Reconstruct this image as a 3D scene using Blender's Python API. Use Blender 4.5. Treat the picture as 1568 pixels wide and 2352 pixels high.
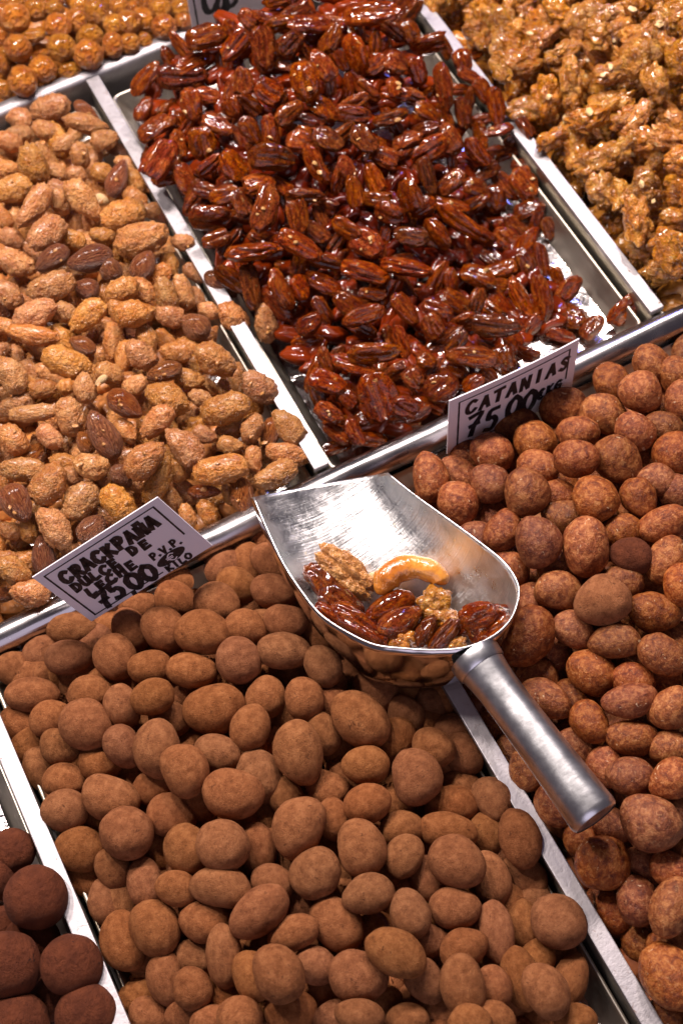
import bpy, bmesh, math, random
import numpy as np
from mathutils import Vector, Matrix, noise

for o in list(bpy.data.objects):
    bpy.data.objects.remove(o)
S = bpy.context.scene
COL = S.collection

# ------------------------------------------------------------------ camera
R3 = np.array([[0.89106661, 0.42267327, -0.16537112],
               [-0.4485354, 0.76434465, -0.46324211],
               [-0.06939953, 0.48695438, 0.87066592]])
CAMP = np.array([0.0, 0.0, 0.8])
FPX = 3593.0                      # focal length in survey pixels (1568 x 2352 frame)
cam = bpy.data.objects.new('camera', bpy.data.cameras.new('camera'))
COL.objects.link(cam)
m = Matrix([list(r) for r in R3]).to_4x4()
m.translation = Vector(CAMP)
cam.matrix_world = m
cam.data.sensor_fit = 'VERTICAL'
cam.data.sensor_height = 36
cam.data.lens = 55.0
cam.data.clip_start = 0.01
cam.data.clip_end = 50
cam.data.dof.use_dof = True
cam.data.dof.focus_distance = 0.85
cam.data.dof.aperture_fstop = 10
S.camera = cam

# ------------------------------------------------------------------ light
W = bpy.data.worlds.new('World')
S.world = W
W.use_nodes = True
bg = W.node_tree.nodes['Background']
bg.inputs[0].default_value = (0.56, 0.45, 0.56, 1)
bg.inputs[1].default_value = 0.13
S.view_settings.view_transform = 'Standard'
S.view_settings.look = 'None'
S.view_settings.exposure = 0.0


def lamp(loc, target, size, watts, color):
    d = bpy.data.lights.new('stall_lamp_or_fill', 'AREA')
    d.shape = 'DISK'
    d.size = size
    d.energy = watts
    d.color = color
    o = bpy.data.objects.new('stall_lamp_or_fill', d)
    COL.objects.link(o)
    o.location = loc
    o.rotation_euler = (Vector(target) - Vector(loc)).to_track_quat('-Z', 'Y').to_euler()
    return o


for lx in (-0.28, 0.05, 0.38, 0.71):
    lamp((lx, 0.92, 1.02), (lx * 0.6 + 0.05, 0.45, 0), 0.11, 8.8, (1.0, 0.85, 0.79))
lamp((0.95, 1.25, 0.90), (0.22, 0.55, 0), 0.12, 1.5, (0.20, 0.22, 1.0))      # violet neon beside the stall
lamp((-0.4, -1.1, 1.0), (0.1, 0.45, 0), 1.8, 7.5, (0.92, 0.80, 1.0))         # soft bluish fill, added behind the viewer to brighten the cards


# ------------------------------------------------------------------ small helpers
def proj(P):
    P = np.atleast_2d(P)
    q = (P - CAMP) @ R3
    return np.stack([784 + FPX * q[:, 0] / -q[:, 2], 1176 - FPX * q[:, 1] / -q[:, 2]], 1)


def ray(px, py):
    d = R3 @ np.array([(px - 784) / FPX, -(py - 1176) / FPX, -1.0])
    return d / np.linalg.norm(d)


def unp(px, py, z):
    d = ray(px, py)
    return CAMP + d * ((z - CAMP[2]) / d[2])


def tag(o, label=None, cat=None, group=None, kind=None):
    for k, v in (('label', label), ('category', cat), ('group', group), ('kind', kind)):
        if v:
            o[k] = v
    return o


def link(name, me, mat=None, parent=None, smooth=True):
    if mat and not me.materials:
        me.materials.append(mat)
    if smooth:
        me.polygons.foreach_set('use_smooth', [True] * len(me.polygons))
    o = bpy.data.objects.new(name, me)
    COL.objects.link(o)
    if parent:
        o.parent = parent
    return o


def empty(name, loc=(0, 0, 0)):
    o = bpy.data.objects.new(name, None)
    COL.objects.link(o)
    o.location = loc
    return o


def mesh(name, V, F):
    me = bpy.data.meshes.new(name)
    me.from_pydata([tuple(map(float, v)) for v in V], [], [tuple(f) for f in F])
    me.update()
    return me


def box_mesh(name, x0, x1, y0, y1, z0, z1, bevel=0.001, seg=2):
    bm = bmesh.new()
    bmesh.ops.create_cube(bm, size=1)
    for v in bm.verts:
        v.co = Vector(((x0 + x1) / 2 + v.co.x * (x1 - x0), (y0 + y1) / 2 + v.co.y * (y1 - y0), (z0 + z1) / 2 + v.co.z * (z1 - z0)))
    if bevel:
        bmesh.ops.bevel(bm, geom=bm.edges[:], offset=bevel, segments=seg, affect='EDGES', profile=0.6)
    me = bpy.data.meshes.new(name)
    bm.to_mesh(me)
    bm.free()
    return me


# ------------------------------------------------------------------ materials
class NT:
    def __init__(self, name, grain=(1.35, 1.0, 1.0)):
        self.m = bpy.data.materials.new(name)
        self.m.use_nodes = True
        self.t = self.m.node_tree
        self.b = self.t.nodes['Principled BSDF']
        tc = self.t.nodes.new('ShaderNodeTexCoord')
        oi = self.t.nodes.new('ShaderNodeObjectInfo')
        self.rand = oi.outputs['Random']
        self.obj = tc.outputs['Object']
        ad = self.t.nodes.new('ShaderNodeVectorMath')
        ad.operation = 'MULTIPLY_ADD'
        ad.inputs[0].default_value = (1, 1, 1)
        mul = self.math('MULTIPLY', self.rand, 37.0)
        self.t.links.new(self.obj, ad.inputs[0])
        ad.inputs[1].default_value = grain
        self.t.links.new(mul, ad.inputs[2])
        self.vec = ad.outputs[0]

    def math(self, op, a, b=None):
        n = self.t.nodes.new('ShaderNodeMath')
        n.operation = op
        for i, v in enumerate((a, b)):
            if v is None:
                continue
            if isinstance(v, (int, float)):
                n.inputs[i].default_value = v
            else:
                self.t.links.new(v, n.inputs[i])
        return n.outputs[0]

    def noise(self, scale, detail=3, rough=0.55, dist=0.0, vec=None):
        n = self.t.nodes.new('ShaderNodeTexNoise')
        n.inputs['Scale'].default_value = scale
        n.inputs['Detail'].default_value = detail
        n.inputs['Roughness'].default_value = rough
        n.inputs['Distortion'].default_value = dist
        self.t.links.new(vec or self.vec, n.inputs['Vector'])
        return n.outputs['Fac']

    def scaled(self, s, vec=None):
        n = self.t.nodes.new('ShaderNodeVectorMath')
        n.operation = 'MULTIPLY'
        n.inputs[1].default_value = s
        self.t.links.new(vec or self.vec, n.inputs[0])
        return n.outputs[0]

    def ramp(self, fac, stops, interp='LINEAR'):
        n = self.t.nodes.new('ShaderNodeValToRGB')
        n.color_ramp.interpolation = interp
        e = n.color_ramp.elements
        while len(e) < len(stops):
            e.new(0.5)
        for k, (p, c) in enumerate(stops):
            e[k].position = p
            e[k].color = (*c, 1) if len(c) == 3 else c
        self.t.links.new(fac, n.inputs[0])
        return n.outputs[0]

    def grey(self, fac, p0, p1, v0=0.0, v1=1.0):
        return self.ramp(fac, [(p0, (v0,) * 3), (p1, (v1,) * 3)])

    def mix(self, fac, a, b, mode='MIX'):
        n = self.t.nodes.new('ShaderNodeMix')
        n.data_type = 'RGBA'
        n.blend_type = mode
        for s, v in ((n.inputs['Factor'], fac), (n.inputs[6], a), (n.inputs[7], b)):
            if isinstance(v, (int, float)):
                s.default_value = v
            elif isinstance(v, tuple):
                s.default_value = (*v, 1)
            else:
                self.t.links.new(v, s)
        return n.outputs[2]

    def hsv(self, col, hue, sat, val):
        n = self.t.nodes.new('ShaderNodeHueSaturation')
        for k, v in (('Hue', hue), ('Saturation', sat), ('Value', val)):
            if isinstance(v, (int, float)):
                n.inputs[k].default_value = v
            else:
                self.t.links.new(v, n.inputs[k])
        self.t.links.new(col, n.inputs['Color'])
        return n.outputs[0]

    def rmap(self, lo, hi, seed=1.0):
        """a per-object random value in lo..hi"""
        f = self.math('FRACT', self.math('MULTIPLY', self.rand, seed * 7.31 + 1.0))
        return self.math('ADD', self.math('MULTIPLY', f, hi - lo), lo)

    def bump(self, h, strength, dist, prev=None):
        n = self.t.nodes.new('ShaderNodeBump')
        n.inputs['Strength'].default_value = strength
        n.inputs['Distance'].default_value = dist
        self.t.links.new(h, n.inputs['Height'])
        if prev:
            self.t.links.new(prev, n.inputs['Normal'])
        self.t.links.new(n.outputs[0], self.b.inputs['Normal'])
        return n.outputs[0]

    def set(self, **k):
        for key, v in k.items():
            s = self.b.inputs[key.replace('_', ' ')]
            if hasattr(v, 'is_linked') or hasattr(v, 'links'):
                self.t.links.new(v, s)
            elif isinstance(v, tuple):
                s.default_value = (*v, 1) if len(v) == 3 else v
            else:
                s.default_value = v
        return self.m


def mat_cocoa():
    n = NT('cocoa_dust')
    base = n.ramp(n.noise(2.4, 6, 0.7), [(0.34, (0.185, 0.065, 0.025)), (0.50, (0.275, 0.104, 0.041)), (0.66, (0.37, 0.152, 0.063))])
    sp = n.grey(n.noise(4.2, 6, 0.72, 1.2), 0.595, 0.645)
    col = n.mix(n.math('MULTIPLY', sp, 0.75), base, (0.085, 0.031, 0.015))
    col = n.mix(n.math('MULTIPLY', n.grey(n.noise(15, 3, 0.7), 0.56, 0.72), 0.5), col, (0.42, 0.20, 0.085))
    col = n.hsv(col, n.rmap(0.497, 0.503), n.rmap(0.98, 1.05, 2), n.rmap(0.86, 1.12, 3))
    b = n.bump(n.noise(4.5, 4, 0.6), 0.2, 0.2)
    n.bump(n.noise(16, 5, 0.75), 0.5, 0.06, b)
    return n.set(Base_Color=col, Roughness=0.9, Specular_IOR_Level=0.12)


def mat_catania():
    n = NT('catania_chocolate')
    base = n.ramp(n.noise(2.8, 6, 0.7, 0.5), [(0.36, (0.115, 0.023, 0.007)), (0.50, (0.255, 0.066, 0.017)), (0.64, (0.45, 0.170, 0.055))])
    sp = n.grey(n.noise(5.5, 5, 0.7, 1.0), 0.56, 0.63)
    col = n.mix(n.math('MULTIPLY', sp, 0.6), base, (0.50, 0.235, 0.095))
    wh = n.grey(n.noise(2.0, 3, 0.5, 1.5), 0.69, 0.73)
    col = n.mix(n.math('MULTIPLY', wh, 0.75), col, (0.78, 0.56, 0.34))
    col = n.hsv(col, n.rmap(0.496, 0.505), n.rmap(0.97, 1.06, 2), n.rmap(0.62, 1.06, 3))
    b = n.bump(n.noise(4.0, 3), 0.15, 0.15)
    n.bump(n.noise(18, 4, 0.6), 0.28, 0.05, b)
    return n.set(Base_Color=col, Roughness=0.55, Specular_IOR_Level=0.35)


def mat_truffle():
    n = NT('truffle_cocoa')
    base = n.ramp(n.noise(1.8, 4), [(0.35, (0.098, 0.026, 0.011)), (0.65, (0.155, 0.043, 0.017))])
    col = n.mix(n.grey(n.noise(3, 5, 0.6, 0.6), 0.66, 0.72), base, (0.03, 0.013, 0.01))
    b = n.bump(n.noise(3, 3), 0.3, 0.2)
    n.bump(n.noise(26, 4, 0.7), 0.5, 0.04, b)
    return n.set(Base_Color=col, Roughness=0.85, Specular_IOR_Level=0.2)


def mat_candied():
    n = NT('sugar_crust', (1.65, 1.0, 0.9))
    base = n.ramp(n.noise(1.6, 4, 0.6, 0.3), [(0.30, (0.42, 0.135, 0.030)), (0.50, (0.60, 0.25, 0.072)), (0.72, (0.72, 0.37, 0.135))])
    v = n.t.nodes.new('ShaderNodeTexVoronoi')
    v.feature = 'SMOOTH_F1'
    v.inputs['Scale'].default_value = 5.5
    v.inputs['Smoothness'].default_value = 0.5
    wv = n.t.nodes.new('ShaderNodeVectorMath')
    wv.operation = 'MULTIPLY_ADD'
    nn = n.t.nodes.new('ShaderNodeTexNoise')
    nn.inputs['Scale'].default_value = 3.0
    n.t.links.new(n.vec, nn.inputs['Vector'])
    n.t.links.new(nn.outputs['Color'], wv.inputs[0])
    wv.inputs[1].default_value = (0.5, 0.5, 0.5)
    n.t.links.new(n.vec, wv.inputs[2])
    n.t.links.new(wv.outputs[0], v.inputs['Vector'])
    lump = v.outputs['Distance']
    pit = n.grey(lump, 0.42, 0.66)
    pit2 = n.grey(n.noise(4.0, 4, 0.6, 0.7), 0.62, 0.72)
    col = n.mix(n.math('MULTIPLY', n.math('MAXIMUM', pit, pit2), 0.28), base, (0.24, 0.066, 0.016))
    col = n.hsv(col, n.rmap(0.495, 0.506), n.rmap(0.95, 1.06, 2), n.rmap(0.74, 1.08, 3))
    inv = n.math('SUBTRACT', 1.0, lump)
    b = n.bump(inv, 0.4, 0.16)
    n.bump(n.noise(11, 4, 0.65), 0.4, 0.08, b)
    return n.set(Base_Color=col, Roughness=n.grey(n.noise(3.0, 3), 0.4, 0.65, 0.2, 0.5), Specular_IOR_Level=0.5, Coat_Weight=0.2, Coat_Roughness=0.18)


def mat_skin():
    n = NT('almond_skin')
    st = n.noise(2.0, 4, 0.6, 0.4, n.scaled((0.7, 5.0, 5.0)))
    base = n.ramp(st, [(0.33, (0.20, 0.045, 0.014)), (0.50, (0.46, 0.13, 0.034)), (0.68, (0.66, 0.27, 0.085))])
    sug = n.grey(n.noise(3.0, 4, 0.6, 0.4), 0.64, 0.70)
    col = n.mix(n.math('MULTIPLY', sug, 0.8), base, (0.52, 0.27, 0.11))
    col = n.hsv(col, n.rmap(0.492, 0.503), n.rmap(0.9, 1.05, 2), n.rmap(0.75, 1.2, 3))
    b = n.bump(st, 0.8, 0.12)
    n.bump(n.noise(14, 3, 0.6), 0.3, 0.05, b)
    return n.set(Base_Color=col, Roughness=0.34, Specular_IOR_Level=0.4, Coat_Weight=0.25, Coat_Roughness=0.15)


def mat_pecan(name='pecan_caramel', v=1.0):
    n = NT(name)
    st = n.noise(1.6, 4, 0.55, 0.6, n.scaled((0.8, 1.9, 1.6)))
    base = n.ramp(st, [(0.28, (0.13 * v, 0.014 * v, 0.003)), (0.47, (0.37 * v, 0.058 * v, 0.007)), (0.68, (0.68 * v, 0.185 * v, 0.022))])
    sk = n.grey(n.noise(1.2, 2), 0.56, 0.66)
    col = n.mix(n.math('MULTIPLY', sk, 0.55), base, (0.12, 0.022, 0.008))
    fl = n.grey(n.noise(2.4, 2, 0.5, 0.5), 0.70, 0.73)
    col = n.mix(n.math('MULTIPLY', fl, 0.7), col, (0.66, 0.38, 0.14))
    col = n.hsv(col, n.rmap(0.494, 0.504), n.rmap(1.0, 1.06, 2), n.rmap(0.60, 1.25, 3))
    b = n.bump(n.noise(2.6, 4, 0.6), 0.7, 0.22)
    n.bump(n.noise(8, 3, 0.6), 0.6, 0.10, b)
    return n.set(Base_Color=col, Roughness=0.3, Specular_IOR_Level=0.05, Coat_Weight=0.75, Coat_Roughness=n.grey(n.noise(3.5, 3), 0.4, 0.62, 0.04, 0.16))


def mat_walnut():
    n = NT('walnut_caramel')
    base = n.ramp(n.noise(1.6, 5, 0.62, 0.3), [(0.30, (0.28, 0.072, 0.008)), (0.50, (0.54, 0.195, 0.024)), (0.72, (0.72, 0.37, 0.080))])
    pale = n.grey(n.noise(1.9, 2, 0.5, 0.4), 0.71, 0.75)
    col = n.mix(n.math('MULTIPLY', pale, 0.7), base, (0.80, 0.58, 0.30))
    col = n.hsv(col, n.rmap(0.495, 0.505), n.rmap(1.0, 1.08, 2), n.rmap(0.58, 0.98, 3))
    b = n.bump(n.noise(4.0, 3), 0.45, 0.2)
    n.bump(n.noise(11, 3), 0.3, 0.06, b)
    return n.set(Base_Color=col, Roughness=n.grey(n.noise(3.0, 3), 0.4, 0.62, 0.14, 0.42), Specular_IOR_Level=0.55, Coat_Weight=0.7, Coat_Roughness=0.08)


def mat_hazel():
    n = NT('hazelnut_caramel')
    base = n.ramp(n.noise(1.5, 4, 0.6, 0.3), [(0.32, (0.30, 0.080, 0.008)), (0.52, (0.47, 0.165, 0.016)), (0.72, (0.60, 0.27, 0.040))])
    col = n.mix(n.grey(n.noise(3.0, 4, 0.6, 0.6), 0.62, 0.74), base, (0.22, 0.056, 0.010))
    col = n.hsv(col, n.rmap(0.49, 0.506), 1.0, n.rmap(0.78, 1.15, 3))
    n.bump(n.noise(3.0, 4), 0.6, 0.2)
    return n.set(Base_Color=col, Roughness=0.35, Specular_IOR_Level=0.3, Coat_Weight=0.6, Coat_Roughness=0.1)


def mat_plain(name, c, rough=0.4, **k):
    n = NT(name)
    col = n.mix(n.noise(3.0, 4), tuple(x * 0.8 for x in c), tuple(min(1, x * 1.15) for x in c))
    n.bump(n.noise(6, 4), 0.4, 0.1)
    return n.set(Base_Color=col, Roughness=rough, **k)


def mat_steel(name, c=(0.62, 0.61, 0.62), rough=(0.22, 0.42), scale=60.0, scratch=1.0, stain=0.0, aniso=None, waves=0.0):
    n = NT(name)
    sc = n.noise(scale * 5, 3, 0.7, 0.2, n.scaled(aniso or (1, 1, 1), n.obj))
    bl = n.noise(scale, 4, 0.6, 0.3, n.obj)
    col = n.mix(n.grey(bl, 0.35, 0.7), tuple(x * 0.82 for x in c), c)
    met = 1.0
    r = n.mix(0.5, n.grey(sc, 0.35, 0.7, rough[0], rough[1]), n.grey(bl, 0.35, 0.65, rough[0], rough[1]))
    if stain:
        st = n.grey(n.noise(scale * 2.6, 5, 0.72, 0.8, n.obj), 0.66 - stain, 0.74 - stain)
        col = n.mix(st, col, (0.13, 0.055, 0.02))
        met = n.grey(st, 0, 1, 1.0, 0.0)
    h = n.bump(sc, 0.12 * scratch, 0.002)
    if waves:
        n.bump(n.noise(scale * 0.9, 3, 0.5, 0.0, n.scaled(aniso or (1, 1, 1), n.obj)), waves, 0.01, h)
    return n.set(Base_Color=col, Metallic=met, Roughness=r)


def mat_scoop(inner=True):
    n = NT('scoop_metal_worn' if inner else 'scoop_metal_polished')
    if not inner:
        h = n.bump(n.noise(45, 2, 0.4, 0, n.obj), 0.10, 0.01)
        return n.set(Base_Color=(0.66, 0.64, 0.64), Metallic=1.0, Roughness=n.grey(n.noise(80, 4, 0.6, 0, n.obj), 0.35, 0.65, 0.07, 0.16))
    s1 = n.noise(260, 3, 0.7, 1.8, n.scaled((1.0, 0.2, 1.0), n.obj))
    s2 = n.noise(260, 3, 0.7, 1.8, n.scaled((0.25, 1.0, 1.0), n.obj))
    wear = n.noise(50, 5, 0.65, 0.8, n.obj)
    scr = n.math('MAXIMUM', s1, s2)
    col = n.mix(n.grey(wear, 0.38, 0.62), (0.66, 0.68, 0.69), (0.82, 0.82, 0.82))
    col = n.mix(n.math('MULTIPLY', n.grey(scr, 0.62, 0.72), 0.35), col, (0.92, 0.92, 0.9))
    dust = n.grey(n.noise(240, 5, 0.7, 0.6, n.obj), 0.62, 0.69)
    dust = n.math('MULTIPLY', dust, n.grey(n.noise(22, 3, 0.6, 0, n.obj), 0.45, 0.62))
    col = n.mix(n.math('MULTIPLY', dust, 0.8), col, (0.68, 0.60, 0.36))
    r = n.mix(0.5, n.grey(scr, 0.5, 0.72, 0.28, 0.58), n.grey(wear, 0.38, 0.62, 0.26, 0.50))
    brush = n.noise(900, 2, 0.5, 0, n.scaled((0.02, 1.0, 0.02), n.obj))
    h = n.bump(brush, 0.35, 0.0006)
    h = n.bump(scr, 0.10, 0.002, h)
    n.bump(n.noise(40, 2, 0.4, 0, n.obj), 0.12, 0.01, h)
    return n.set(Base_Color=col, Metallic=n.grey(dust, 0, 1, 1.0, 0.2), Roughness=r)


def mat_foil(b1=0.09, b2=0.14, rough=0.16):
    n = NT('tray_foil')
    v = n.t.nodes.new('ShaderNodeTexVoronoi')
    v.feature = 'F1'
    v.inputs['Scale'].default_value = 55
    v.inputs['Randomness'].default_value = 1
    n.t.links.new(n.scaled((1, 0.6, 1), n.obj), v.inputs['Vector'])
    h = n.bump(v.outputs['Distance'], b1, 0.008)
    n.bump(n.noise(80, 3, 0.6, 1.0, n.obj), b2, 0.006, h)
    return n.set(Base_Color=(0.62, 0.60, 0.60), Metallic=1.0, Roughness=rough)


def mat_card():
    n = NT('card_paper')
    dirt = n.grey(n.noise(55, 5, 0.7, 0.5, n.obj), 0.66, 0.76)
    col = n.mix(n.math('MULTIPLY', dirt, 0.5), (0.82, 0.80, 0.87), (0.48, 0.32, 0.22))
    return n.set(Base_Color=col, Roughness=0.55)


def mat_ink():
    n = NT('black_marker')
    col = n.mix(n.grey(n.noise(700, 3, 0.7, 0.5, n.obj), 0.58, 0.70), (0.012, 0.010, 0.013), (0.10, 0.09, 0.11))
    return n.set(Base_Color=col, Roughness=0.5)


M = dict(cocoa=mat_cocoa(), catania=mat_catania(), truffle=mat_truffle(), candied=mat_candied(), skin=mat_skin(),
         pecan=mat_pecan(v=0.70), walnut=mat_walnut(), hazel=mat_hazel(),
         pale=mat_plain('peeled_nut', (0.66, 0.46, 0.22), 0.3), crumb=mat_plain('crumb', (0.48, 0.27, 0.10), 0.35), card=mat_card(), foil2=mat_foil(0.5, 0.45, 0.2), ink=mat_ink(),
         rim=mat_steel('divider_steel', (0.45, 0.435, 0.455), (0.48, 0.64), 60, 1.0, 0.035),
         rail=mat_steel('rail_steel', (0.52, 0.50, 0.51), (0.16, 0.36), 24, 1.2, 0.0, (0.12, 1, 1), 0.2),
         tray=mat_steel('tray_steel', (0.60, 0.56, 0.48), (0.34, 0.50), 30, 0.6, 0.0, (1, 0.08, 1), 0.15),
         foil=mat_foil(), scoop=mat_scoop(), scoop_out=mat_scoop(False),
         handle=mat_steel('handle_steel', (0.74, 0.76, 0.78), (0.28, 0.38), 90, 0.2, 0.0, (0.3, 1, 1)),
         counter=mat_plain('counter_dark', (0.05, 0.04, 0.035), 0.6))

# ------------------------------------------------------------------ the stall: counter, trays, dividers, rails
XL, XR, XU = -0.0777, 0.1563, 0.3895      # divider centre lines
YF0, YF1, YB = 0.4415, 0.4586, 0.829      # front rail (near, far face) and back rail
HW = 0.0048                               # half width of a divider

tag(link('counter_top', box_mesh('counter_top', -0.6, 1.1, -0.1, 1.5, -0.08, -0.05, 0), M['counter'], smooth=False), kind='structure')


def tray(x0, x1, y0, y1, depth, label, rz=0.0):
    """pressed sheet tray: floor, four sloping walls and a rolled rim"""
    t = tag(empty('tray', ((x0 + x1) / 2, (y0 + y1) / 2, -depth)), label, 'tray', 'metal trays of the stall')
    cx, cy = (x0 + x1) / 2, (y0 + y1) / 2

    def ring(inset, z, k=5, r=0.005):
        pts = []
        hx, hy = (x1 - x0) / 2 - inset, (y1 - y0) / 2 - inset
        for sx, sy, a0 in ((1, 1, 0), (-1, 1, 90), (-1, -1, 180), (1, -1, 270)):
            for i in range(k):
                a = math.radians(a0 + 90 * i / (k - 1))
                pts.append((sx * (hx - r) + r * math.cos(a), sy * (hy - r) + r * math.sin(a), z + depth))
        return pts
    rings = [ring(0.0, -0.012 + rz), ring(0.0004, -0.0095 + rz), ring(0.0014, -0.0085 + rz), ring(0.0026, -0.0095 + rz), ring(0.0034, -0.013 + rz), ring(0.0085, -depth + 0.004), ring(0.0115, -depth + 0.001)]
    V, F = [], []
    n = len(rings[0])
    for r in rings:
        V += r
    for k in range(len(rings) - 1):
        for i in range(n):
            j = (i + 1) % n
            F.append((k * n + i, k * n + j, (k + 1) * n + j, (k + 1) * n + i))
    link('wall', mesh('tray_wall', V, F), M['tray'], t)
    # floor, slightly crumpled lining
    nx, ny = 40, 60
    V, F = [], []
    hx, hy = (x1 - x0) / 2 - 0.0112, (y1 - y0) / 2 - 0.0112
    for j in range(ny + 1):
        for i in range(nx + 1):
            x, y = -hx + 2 * hx * i / nx, -hy + 2 * hy * j / ny
            z = 0.0022 + 0.0016 * noise.noise(Vector((x * 40 + x0 * 50, y * 28, 3))) + 0.0008 * noise.noise(Vector((x * 130, y * 90, 7)))
            V.append((x, y, z))
    for j in range(ny):
        for i in range(nx):
            a = j * (nx + 1) + i
            F.append((a, a + 1, a + nx + 2, a + nx + 1))
    link('lining', mesh('tray_lining', V, F), M['foil2' if rz < -.008 else 'foil'], t)
    return t


g = 0.0012
tray(XL + HW + g, XR - HW - g, 0.065, YF0 - 0.003, 0.034, 'foil lined metal tray under the brown cocoa dusted nuts', -.009)
tray(XR + HW + g, XU - HW - g, 0.065, YF0 - 0.003, 0.034, 'metal tray under the reddish speckled chocolate nuts', -.009)
tray(XL - 0.234 + HW, XL - HW - g, 0.065, YF0 - 0.003, 0.034, 'metal tray under the large dark truffles at lower left', -.009)
tray(XL + HW + g, XR - HW - g, YF1 + 0.002, YB - 0.012, 0.034, 'metal tray holding the sugar crusted almonds', -.006)
tray(XR + HW + g, XU - HW - g, YF1 + 0.002, YB - 0.012, 0.034, 'metal tray partly bare beside the caramel pecans', -.006)
tray(XU + HW + g, XU + 0.234 - HW, YF1 + 0.002, YB - 0.012, 0.034, 'metal tray holding the golden walnut pieces', -.006)
tray(XL + HW + g, XR - HW - g + 0.25, YB + 0.012, YB + 0.38, 0.034, 'metal tray holding the shiny caramel hazelnuts')


def divider(x, y0, y1, label):
    t = tag(empty('divider_bar', (x, (y0 + y1) / 2, -0.03)), label, 'divider', 'steel dividers between the trays')
    hl = (y1 - y0) / 2
    link('strip', box_mesh('strip', -HW, HW, -hl, hl, 0.026, 0.030, 0.0006), M['rim'], t, smooth=False)
    link('web', box_mesh('web', -HW + 0.0012, HW - 0.0012, -hl, hl, 0.0, 0.0258, 0), M['tray'], t, smooth=False)
    return t


divider(XL, 0.04, YF0 - 0.001, 'flat steel divider between dark truffles and cocoa dusted nuts')
divider(XR, 0.04, YF0 - 0.001, 'flat stained steel divider running under the scoop handle')
divider(XR - 0.0006, YF1 + 0.001, YB - 0.004, 'flat steel divider between sugared almonds and pecans')
divider(XU, YF1 + 0.001, YB + 0.3, 'flat steel divider between pecans and golden walnuts')


def rail(name, x0, x1, prof, label, mat):
    """a long extrusion along x of a closed (y, z) profile"""
    t = tag(empty(name, ((x0 + x1) / 2, prof[0][0], prof[0][1])), label, 'rail')
    nx = 60
    V, F = [], []
    n = len(prof)
    for i in range(nx + 1):
        x = x0 + (x1 - x0) * i / nx - (x0 + x1) / 2
        for (y, z) in prof:
            w = 0.0005 * noise.noise(Vector((x * 30, y * 90, z * 90)))
            V.append((x, y - prof[0][0] + w, z - prof[0][1] + w))
    for i in range(nx):
        for k in range(n):
            l = (k + 1) % n
            F.append((i * n + k, i * n + l, (i + 1) * n + l, (i + 1) * n + k))
    link('profile', mesh('profile', V, F), mat, t)
    return t


yc, ycz, rr = (YF0 + YF1) / 2, -0.0075, (YF1 - YF0) / 2
prof = [(yc + rr * math.cos(a) * (1 if abs(math.cos(a)) < .99 else 1), ycz + rr * math.sin(a)) for a in np.radians(np.linspace(0, 180, 14))]
prof += [(YF0, -0.034), (YF1, -0.034)]
rail('front_rail', -0.5, 0.9, prof, 'rounded chrome rail between the upper and lower row of trays', M['rail'])
prof = [(YF0 - 0.0015, -0.012), (YF0 - 0.0015, -0.0135), (YF0 - 0.0105, -0.016), (YF0 - 0.0105, -0.034), (YF0 - 0.0015, -0.034)]
rail('rail_ledge', -0.5, 0.9, prof, 'narrow dark steel ledge along the near side of the chrome rail', M['tray'])
prof = [(YB - 0.003, -0.003), (YB - 0.002, 0.0), (YB + 0.0075, 0.0), (YB + 0.0085, -0.001), (YB + 0.0085, -0.034), (YB - 0.003, -0.034)]
rail('back_rail', -0.5, 0.9, prof, 'steel rail with bright edge before the caramel hazelnuts', M['rim'])

# ------------------------------------------------------------------ nut shapes (unit size, long axis x)
ICO = {}


def ico(sub):
    if sub not in ICO:
        bm = bmesh.new()
        bmesh.ops.create_icosphere(bm, subdivisions=sub, radius=1)
        ICO[sub] = (np.array([v.co[:] for v in bm.verts]), [tuple(v.index for v in f.verts) for f in bm.faces])
        bm.free()
    return ICO[sub]


def nz(P, s, seed, turb=0):
    out = np.empty(len(P))
    off = Vector((seed * 13.7, seed * 7.1, seed * 3.3))
    if turb:
        for i, p in enumerate(P):
            out[i] = noise.turbulence(Vector(p) * s + off, turb, False, noise_basis='PERLIN_ORIGINAL')
    else:
        for i, p in enumerate(P):
            out[i] = noise.noise(Vector(p) * s + off)
    return out


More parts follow.
